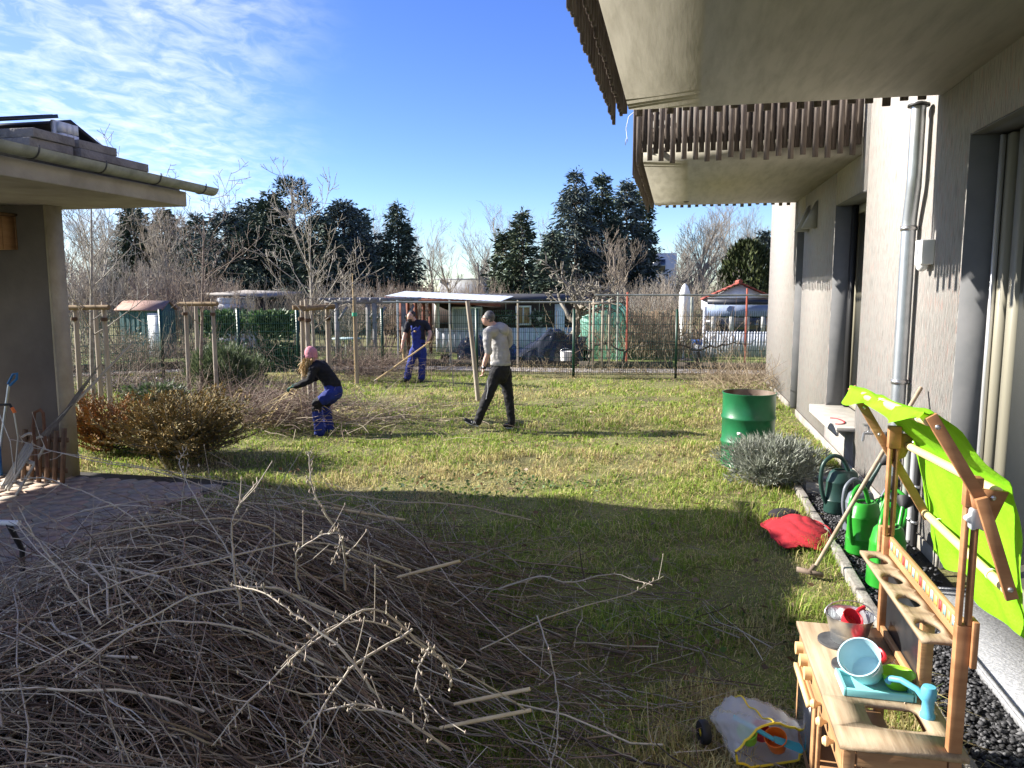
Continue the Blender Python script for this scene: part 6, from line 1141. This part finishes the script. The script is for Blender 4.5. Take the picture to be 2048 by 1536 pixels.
# ================================================================== PEOPLE
def person(label, prims, mats, loc, voxel=.011, extras=None):
    """prims: (kind, data, material key). chains = list of (point, radius[, flat]) ; ell = (centre, radii, rot). One continuous surface via voxel remesh."""
    t = thing('person', label, 'person', tuple(loc)); m = MB(); caps = []
    for kind, data, key in prims:
        if kind == 'chain':
            P0 = np.array([d[0] for d in data]); rr = np.array([d[1] for d in data]); tt = np.linspace(0, len(P0)-1, (len(P0)-1)*6+1); P1 = np.stack([np.interp(tt, range(len(P0)), P0[:, j]) for j in range(3)], 1); r1 = np.interp(tt, range(len(P0)), rr)
            for _ in range(2): P1[1:-1] = (P1[:-2]+2*P1[1:-1]+P1[2:])/4
            m.tube(P1, r1, 14)
            for e in (0, -1): m.ellipsoid(P1[e], (r1[e]*.98,)*3, 12, 8)
            for a, r_ in zip(P1, r1): caps.append((a, (r_, r_, r_), key))
        else:
            c, r_, rot = data; m.ellipsoid(c, r_, 22, 14, rot); 
            caps.append((np.array(c), np.array(r_), key))
    V, F = m.arrays(); me = mesh_np('tmp', V, F); o = bpy.data.objects.new('tmp', me); COL.objects.link(o); md = o.modifiers.new('r', 'REMESH'); md.mode = 'VOXEL'; md.voxel_size = voxel
    sm = o.modifiers.new('s', 'SMOOTH'); sm.factor = .5; sm.iterations = 3
    dg = bpy.context.evaluated_depsgraph_get(); dg.update(); ev = o.evaluated_get(dg); nm = bpy.data.meshes.new_from_object(ev); bpy.data.objects.remove(o)
    nv = len(nm.vertices); co = np.empty(nv*3, np.float32); nm.vertices.foreach_get('co', co); co = co.reshape(-1, 3)
    # soft cloth folds
    nor = np.empty(nv*3, np.float32); nm.vertices.foreach_get('normal', nor); nor = nor.reshape(-1, 3)
    from mathutils import noise as mn
    zrel = co[:, 2]; amp = np.array([mn.noise((p[0]*9, p[1]*9, p[2]*14))*.6+mn.noise((p[0]*22+5, p[1]*22, p[2]*30))*.35 for p in co.tolist()], np.float32)
    cloth = np.ones(nv, np.float32)
    for kind, data, key in prims:
        pts_ = [(np.array(d[0]), d[1]) for d in data] if kind == 'chain' else [(np.array(data[0]), float(max(data[1])))]
        if key in ('skin', 'hair', 'beard', 'glove', 'shoe', 'hat'):
            for c, r_ in pts_: cloth = np.where(np.linalg.norm(co-c, axis=1) < r_*1.35+.012, .12, cloth)
    co = co + nor*(amp*.017*cloth)[:, None]
    keys = list(mats.keys()); 
    npoly = len(nm.polygons); cen = np.empty(npoly*3, np.float32); nm.polygons.foreach_get('center', cen); cen = cen.reshape(-1, 3)
    best = np.full(npoly, 1e9); idx = np.zeros(npoly, np.int32)
    for c, r_, key in caps:
        rm = np.mean(r_); d = np.linalg.norm((cen-np.array(c))/np.array(r_), axis=1)*rm-rm; k = d < best; best[k] = d[k]; idx[k] = keys.index(key)
    for k in keys: nm.materials.append(mats[k])
    nm.polygons.foreach_set('material_index', idx); nm.vertices.foreach_set('co', np.ascontiguousarray(world_to(t, co)).astype(np.float32).ravel()); nm.update(); shade(nm); nm.name = 'body'
    b = bpy.data.objects.new('body', nm); link(b, t); return t
skin = M('skin', (.50, .29, .21), (.58, .35, .26), scale=8, rough=.55); hair_d = M('dark_hair', (.018, .014, .012), (.04, .032, .028), scale=30, rough=.6, stretch=(1, 1, 3)); hair_g = M('greying_hair', (.05, .048, .047), (.16, .155, .15), scale=30, rough=.6)
hood = M('grey_sweat', (.30, .29, .275), (.39, .38, .36), scale=7, rough=.95, bump=.5, bscale=16); blackp = M('black_trousers', (.006, .006, .007), (.013, .013, .015), scale=9, rough=.85, bump=.5, bscale=14); blue_w = M('work_blue', (.010, .022, .15), (.018, .036, .23), scale=8, rough=.85, bump=.6, bscale=14); navy = M('navy_shirt', (.008, .009, .016), (.016, .018, .028), scale=8, rough=.9, bump=.3, bscale=16); shoe = M('black_shoe', (.012, .012, .013), rough=.6); soles = M('white_sole', (.7, .7, .68), rough=.6); pinkhat = M('pink_knit', (.50, .20, .24), (.60, .27, .31), scale=30, rough=.95, bump=.5, bscale=60, stretch=(1, 1, .3)); blond = M('blond_hair', (.42, .27, .11), (.62, .45, .22), scale=18, rough=.6, stretch=(3, 3, .4)); blackf = M('black_fleece', (.008, .008, .009), (.016, .016, .018), scale=9, rough=.95, bump=.4, bscale=18); glove = M('green_glove', (.008, .06, .05), (.015, .09, .07), scale=20, rough=.8); beard = hair_d
def hand(wrist, dirv, curl, side, s=1.0):
    """palm + five fingers as chains; dirv = pointing direction, curl = direction the fingers bend to, side = thumb side"""
    w_ = np.array(wrist, float); d = np.array(dirv, float); d /= np.linalg.norm(d); c = np.array(curl, float); c -= d*(c@d); c /= np.linalg.norm(c); sd_ = np.array(side, float); sd_ -= d*(sd_@d)+c*(sd_@c); sd_ /= np.linalg.norm(sd_)
    out = []; pal_ = w_+d*.085*s
    for k, off in enumerate((.030, .010, -.010, -.029)):
        L_ = (.072, .080, .075, .058)[k]*s; k0 = pal_+sd_*off*s; k1 = k0+(d*.85+c*.35)*L_*.45; k2 = k1+(d*.35+c*.9)*L_*.35; k3 = k2+(d*-.15+c*.95)*L_*.25
        out.append([(w_+sd_*off*s*.6, .017*s), (k0, .0125*s), (k1, .0095*s), (k2, .0088*s), (k3, .0075*s)])
    t0 = w_+d*.03*s+sd_*.024*s; out.append([(t0, .014*s), (t0+(d*.5+sd_*.7)*.035*s, .011*s), (t0+(d*.8+sd_*.75+c*.3)*.062*s, .009*s)]); return out
fw3 = _fw*np.array([1, 1, 0]); fw3 /= np.linalg.norm(fw3); rt3 = _rt
def PW(x, y, Z, dz=0.): return W(x, y, Z)+fw3*dz
# -- walking man in grey hoodie
Z1 = 11.75; J = lambda x, y, dz=0.: PW(x, y, Z1, dz)
hc = J(977, 636); left = -rt3
prims = [('ell', (hc-left*.014+[0, 0, .018], (.085, .094, .098), (0, 0, YAW)), 'hair'), ('ell', (hc+left*.026+[0, 0, -.03], (.076, .078, .092), (0, 0, YAW)), 'skin'), ('ell', (hc+left*.055+[0, 0, -.068], (.040, .045, .042), None), 'skin'), ('ell', (hc+left*.098+[0, 0, -.022], (.018, .014, .021), None), 'skin'), ('ell', (hc-fw3*.078+[0, 0, -.015]-left*.008, (.016, .012, .028), None), 'skin'),
 ('chain', [(hc+[0, 0, -.07]-left*.02, .055), (J(988, 652, .02), .062), (J(993, 662, .03), .085)], 'skin'),
 ('chain', [(J(994, 662, .03), .115), (J(997, 685, .02), .150), (J(1000, 705, .01), .150), (J(1001, 722), .152), (J(1001, 728), .150)], 'hood'), ('chain', [(J(980, 662, -.15), .085), (J(994, 664, .02), .10), (J(1010, 664, .18), .085)], 'hood'),
 ('ell', (J(1003, 655, .03), (.115, .13, .075), (0, R(20), 0)), 'hood'), ('chain', [(J(976, 664, -.17), .078), (J(975, 684, -.21), .066), (J(978, 701, -.21), .060)], 'hood'), ('chain', [(J(978, 701, -.21), .046), (J(972, 718, -.22), .041), (J(968, 731, -.23), .031)], 'skin'),
 ('chain', [(J(1014, 664, .2), .078), (J(1018, 685, .22), .066), (J(1010, 703, .24), .05)], 'hood'),
 ('chain', [(J(1001, 728), .150), (J(1001, 742), .150), (J(1000, 752), .13)], 'pants'), ('chain', [(J(993, 745, -.08), .105), (J(978, 785, -.10), .085), (J(966, 815, -.10), .070), (J(957, 838, -.10), .062)], 'pants'), ('chain', [(J(1009, 745, .08), .108), (J(1016, 790, .08), .082), (J(1021, 820, .06), .066), (J(1023, 845, .05), .060)], 'pants'),
 ('chain', [(J(958, 843, -.10), .045), (J(948, 846, -.10), .042), (J(936, 840, -.10), .034), (J(931, 836, -.10), .026)], 'shoe'), ('chain', [(J(1024, 851, .05), .045), (J(1018, 853, .08), .042), (J(1010, 853.5, .12), .034)], 'shoe')]
for ch in hand(J(968, 733, -.23), (-.05, 0, -1), left, -fw3, 1.0): prims.append(('chain', ch, 'skin'))
m1 = person('man in grey hooded sweatshirt and black trousers walking across the lawn', prims, dict(skin=skin, hair=hair_g, hood=hood, pants=blackp, shoe=shoe), gx(985, Z1), voxel=.010)
q = MB(); hcx = J(1005, 660, .02); q.ellipsoid(hcx, (.105, .14, .085), 18, 10, rot=(0, R(28), YAW)); q.tube([J(985, 656, -.12), J(978, 659, -.03), J(981, 656, .08)], [.03, .034, .03], 8); q.build('hood', hood, m1, smooth=True)
q = MB(); wp_ = J(969, 732, -.23); q.lathe([(.034, -.016), (.039, -.012), (.039, .012), (.034, .016)], 16, wp_, axis=(.15, 0, .98)); q.box(wp_-fw3*.045+[-.018, -.006, -.02], wp_-fw3*.045+[.018, .006, .02]); q.build('watch', M('watch_dark', (.012, .013, .02), rough=.3), m1)
q = MB()
eye = hc+left*.088+[0, 0, .002]
q.tube([eye-fw3*.065-left*.01, eye-fw3*.06+left*.004, eye-fw3*.02+left*.012, eye+fw3*.03+left*.008], .0035, 5); q.tube([eye-fw3*.066-left*.01, hc-fw3*.085-left*.02+[0, 0, .005]], .003, 5)
for s_ in (-.045, -.01): q.lathe([(.019, -.003), (.022, 0), (.019, .003)], 12, eye+fw3*s_+left*.008-[0, 0, .008], axis=tuple(left))
q.build('glasses', M('glasses_dark', (.02, .015, .015), rough=.3), m1)
q = MB(); q.lathe([(.151, -.028), (.158, -.02), (.158, .02), (.151, .028)], 28, J(1001, 726.5), sx=1, sy=.98); q.build('hem', hood, m1, smooth=True)
for a, b in (((957, 850, -.10), (931, 840.5, -.10)), ((1025, 857, .05), (1011, 857.5, .12))): q = MB(); pa_, pb_ = J(*a), J(*b); q.tube([pa_, (pa_+pb_)/2-[0, 0, .006], pb_], [.036, .040, .028], 10, flat=.35); q.build('sole', soles, m1, smooth=True)
for k_ in range(3): q = MB(); c_ = J(945+k_*3.6, 842+k_*.8, -.145); q.bar(c_+[-.012, 0, .022], c_+[.008, 0, -.022], .006, .004); q.build('shoe_stripe', soles, m1)
q = MB(); q.tube([J(976, 757, -.205), J(977, 775, -.20), J(973, 795, -.185)], .006, 5); q.build('side_stripe', M('grey_stripe', (.35, .35, .36), rough=.8), m1)
# -- man in blue dungarees with rake
Z2 = 17.7; J = lambda x, y, dz=0.: PW(x, y, Z2, dz); hc = J(823, 632, -.05)
prims = [('ell', (hc+fw3*.03+[.015, 0, .045], (.083, .092, .082), None), 'hair'), ('ell', (hc-fw3*.04+left*.02+[0, 0, -.012], (.073, .082, .092), None), 'skin'), ('ell', (hc-fw3*.065+left*.03+[0, 0, -.085], (.056, .048, .042), None), 'beard'), ('ell', (hc-fw3*.10+left*.045+[0, 0, -.02], (.016, .02, .02), None), 'skin'),
 ('chain', [(hc+[.02, .02, -.05], .058), (J(831, 646, .02), .065)], 'skin'), ('chain', [(J(833, 648, .02), .11), (J(836, 660, .02), .150), (J(838, 676, .01), .145), (J(838, 688, 0), .150)], 'shirt'), ('chain', [(J(818, 648), .085), (J(833, 648, .02), .10), (J(849, 648, .04), .085)], 'shirt'),
 ('chain', [(J(816, 649, -.02), .078), (J(812, 662, -.04), .066)], 'shirt'), ('chain', [(J(812, 662, -.04), .047), (J(809, 675, -.08), .044), (J(806, 692, -.14), .033)], 'skin'),
 ('chain', [(J(851, 649, .04), .078), (J(857, 660, .04), .066)], 'shirt'), ('chain', [(J(857, 660, .04), .050), (J(861, 668, -.02), .045), (J(857, 681, -.16), .034)], 'skin'),
 ('chain', [(J(838, 684), .150), (J(837, 696), .155), (J(836, 704), .14)], 'blue'), ('chain', [(J(828, 702), .105), (J(822, 725, -.02), .09), (J(817, 742), .085), (J(815, 755), .088)], 'blue'), ('chain', [(J(845, 702), .105), (J(845, 725, -.02), .088), (J(844, 742), .082), (J(843, 755), .086)], 'blue'),
 ('ell', (J(834, 668, -.125), (.115, .035, .17), (0, 0, YAW)), 'blue'), ('chain', [(J(815, 759), .045), (J(811, 760, -.12), .040)], 'shoe'), ('chain', [(J(843, 760), .045), (J(841, 761, -.12), .040)], 'shoe')]
for ch in hand(J(806, 692, -.14), (-.1, -.1, -1), -rt3, -fw3): prims.append(('chain', ch, 'skin'))
for ch in hand(J(857, 681, -.17), (-.2, -.3, -.7), -rt3, -fw3): prims.append(('chain', ch, 'skin'))
m2 = person('bearded man in navy shirt and royal blue dungarees raking by the fence', prims, dict(skin=skin, hair=hair_d, beard=beard, shirt=navy, blue=blue_w, shoe=shoe), gx(832, Z2), voxel=.011)
for x0, y0, x1, y1 in ((824, 651, 827, 662), (841, 651, 838, 662)): q = MB(); q.bar(J(x0, y0, -.11), J(x1, y1, -.165), .035, .008, up=tuple(fw3)); q.build('strap', blue_w, m2)
q = MB(); q.box(J(832, 662, -.175)+[-.03, -.004, -.02], J(832, 662, -.175)+[.03, .004, .02]); q.build('chest_badge', M('tan_badge', (.30, .2, .08), rough=.7), m2)
rk_ = thing('garden_rake', 'long wooden-handled rake held by the man in dungarees', 'rake', tuple(gx(757, 17.1))); a, b = PW(862, 682, 17.5), PW(752, 760, 17.0); q = MB(); q.tube([a, b], .017, 8); q.build('handle', wood_pale, rk_, smooth=True); q = MB(); d_ = (b-a)/np.linalg.norm(b-a); q.bar(b-rt3*.0-fw3*.2, b+fw3*.2, .03, .03)
for k_ in range(9): p = b+fw3*(-.19+k_*.0475); q.tube([p, p+[0, 0, -.075]], .005, 5)
q.build('head', wood_grey, rk_)
q = MB(); q.tube([J(806, 697, -.15), J(808, 709, -.15), J(809, 719, -.14)], [.018, .02, .016], 8); tag(q.build('wood_offcut', wood_pale, None, smooth=True), 'short piece of wood held in the raking man hand', 'wood')
# -- crouching person in pink hat
Z3 = 11.55; J = lambda x, y, dz=0.: PW(x, y, Z3, dz); hc = J(621, 711)
prims = [('ell', (hc+[.01, 0, .03], (.095, .10, .115), (0, R(-12), 0)), 'hat'), ('ell', (hc+left*.025+[0, 0, -.045], (.062, .068, .085), (0, R(20), 0)), 'skin'), ('ell', (hc+left*.085+[0, 0, -.06], (.014, .012, .016), None), 'skin'),
 ('chain', [(hc+[.03, 0, -.06], .05), (J(632, 729), .06)], 'skin'), ('chain', [(J(635, 733), .10), (J(646, 743), .125), (J(657, 757), .125), (J(666, 772), .130)], 'fleece'), ('chain', [(J(632, 736, -.13), .075), (J(637, 734), .085), (J(642, 732, .14), .075)], 'fleece'),
 ('chain', [(J(631, 738, -.15), .07), (J(627, 758, -.2), .056), (J(612, 765, -.2), .048), (J(598, 770, -.18), .040)], 'fleece'), ('chain', [(J(640, 738, .15), .07), (J(634, 756, .2), .055), (J(612, 762, .14), .046), (J(597, 768, .05), .040)], 'fleece'),
 ('chain', [(J(665, 774), .132), (J(668, 783), .135), (J(664, 790), .12)], 'blue'), ('chain', [(J(666, 786, -.09), .11), (J(650, 797, -.12), .092)], 'blue'), ('chain', [(J(650, 797, -.12), .086), (J(636, 806, -.12), .080), (J(637, 820, -.10), .074)], 'kneepad'), ('chain', [(J(637, 822, -.1), .074), (J(640, 845, -.08), .076), (J(642, 864, -.08), .080)], 'blue'),
 ('chain', [(J(668, 786, .09), .11), (J(656, 800, .12), .09)], 'blue'), ('chain', [(J(655, 800, .12), .082), (J(646, 812, .14), .078)], 'kneepad'), ('chain', [(J(646, 814, .14), .074), (J(650, 842, .16), .076), (J(653, 864, .16), .08)], 'blue'), ('chain', [(J(642, 868, -.08), .045), (J(634, 870, -.1), .038)], 'shoe'), ('chain', [(J(653, 868, .16), .045), (J(645, 870, .14), .038)], 'shoe')]
for ch in hand(J(597, 770, -.18), (-1, 0, -.25), (0, 0, -1), -fw3, 1.05): prims.append(('chain', ch, 'glove'))
for ch in hand(J(596, 768, .05), (-1, 0, -.25), (0, 0, -1), fw3, 1.05): prims.append(('chain', ch, 'glove'))
m3 = person('person in pink knit hat, black fleece and blue work trousers bending over prunings', prims, dict(skin=skin, hat=pinkhat, fleece=blackf, blue=blue_w, kneepad=blackp, shoe=shoe, glove=glove), gx(645, Z3), voxel=.0105)
n = 260; r_ = np.random.default_rng(8); st = hc+np.stack([r_.normal(.0, .035, n), r_.normal(0, .07, n), r_.uniform(-.05, -.02, n)], 1)-fw3*.03; en = J(613, 742)-fw3*.06+np.stack([r_.normal(0, .045, n), r_.normal(0, .05, n), r_.normal(0, .04, n)], 1); md_ = (st+en)/2-fw3*.04+r_.normal(0, .012, (n, 3)); V, F = tubes(np.stack([st, md_, en], 1), np.tile([[.006, .006, .002]], (n, 1)), 3); npobj('hair', V, F, blond, m3)
q = MB(); q.lathe([(.097, -.03), (.103, -.02), (.103, .02), (.097, .03)], 24, hc+[.005, 0, -.012], axis=(-.2, 0, .97), sx=.96, sy=1.02); q.build('hat_brim', pinkhat, m3, smooth=True)
q = MB(); q.box(hc+left*.07-fw3*.07+[-.02, -.01, -.025], hc+left*.07-fw3*.07+[.014, .006, .01]); q.build('hat_patch', M('dark_patch', (.05, .03, .04), rough=.8), m3)
for k_ in range(10):
    a = J(590, 776, -.1)+np.array([random.uniform(-.1, .15), random.uniform(-.1, .1), random.uniform(-.1, .05)]); e = J(random.uniform(480, 740), random.uniform(790, 860), random.uniform(-.3, .2)); q = MB(); q.tube([a, (a+e)/2+[0, 0, random.uniform(-.02, .14)], e], [.007, .006, .003], 5); tag(q.build('pruned_rod', M('pale_cut_wood'), None, smooth=True), 'long pruned rod in the heap held by the bending person', 'branch', 'rods in the prunings')
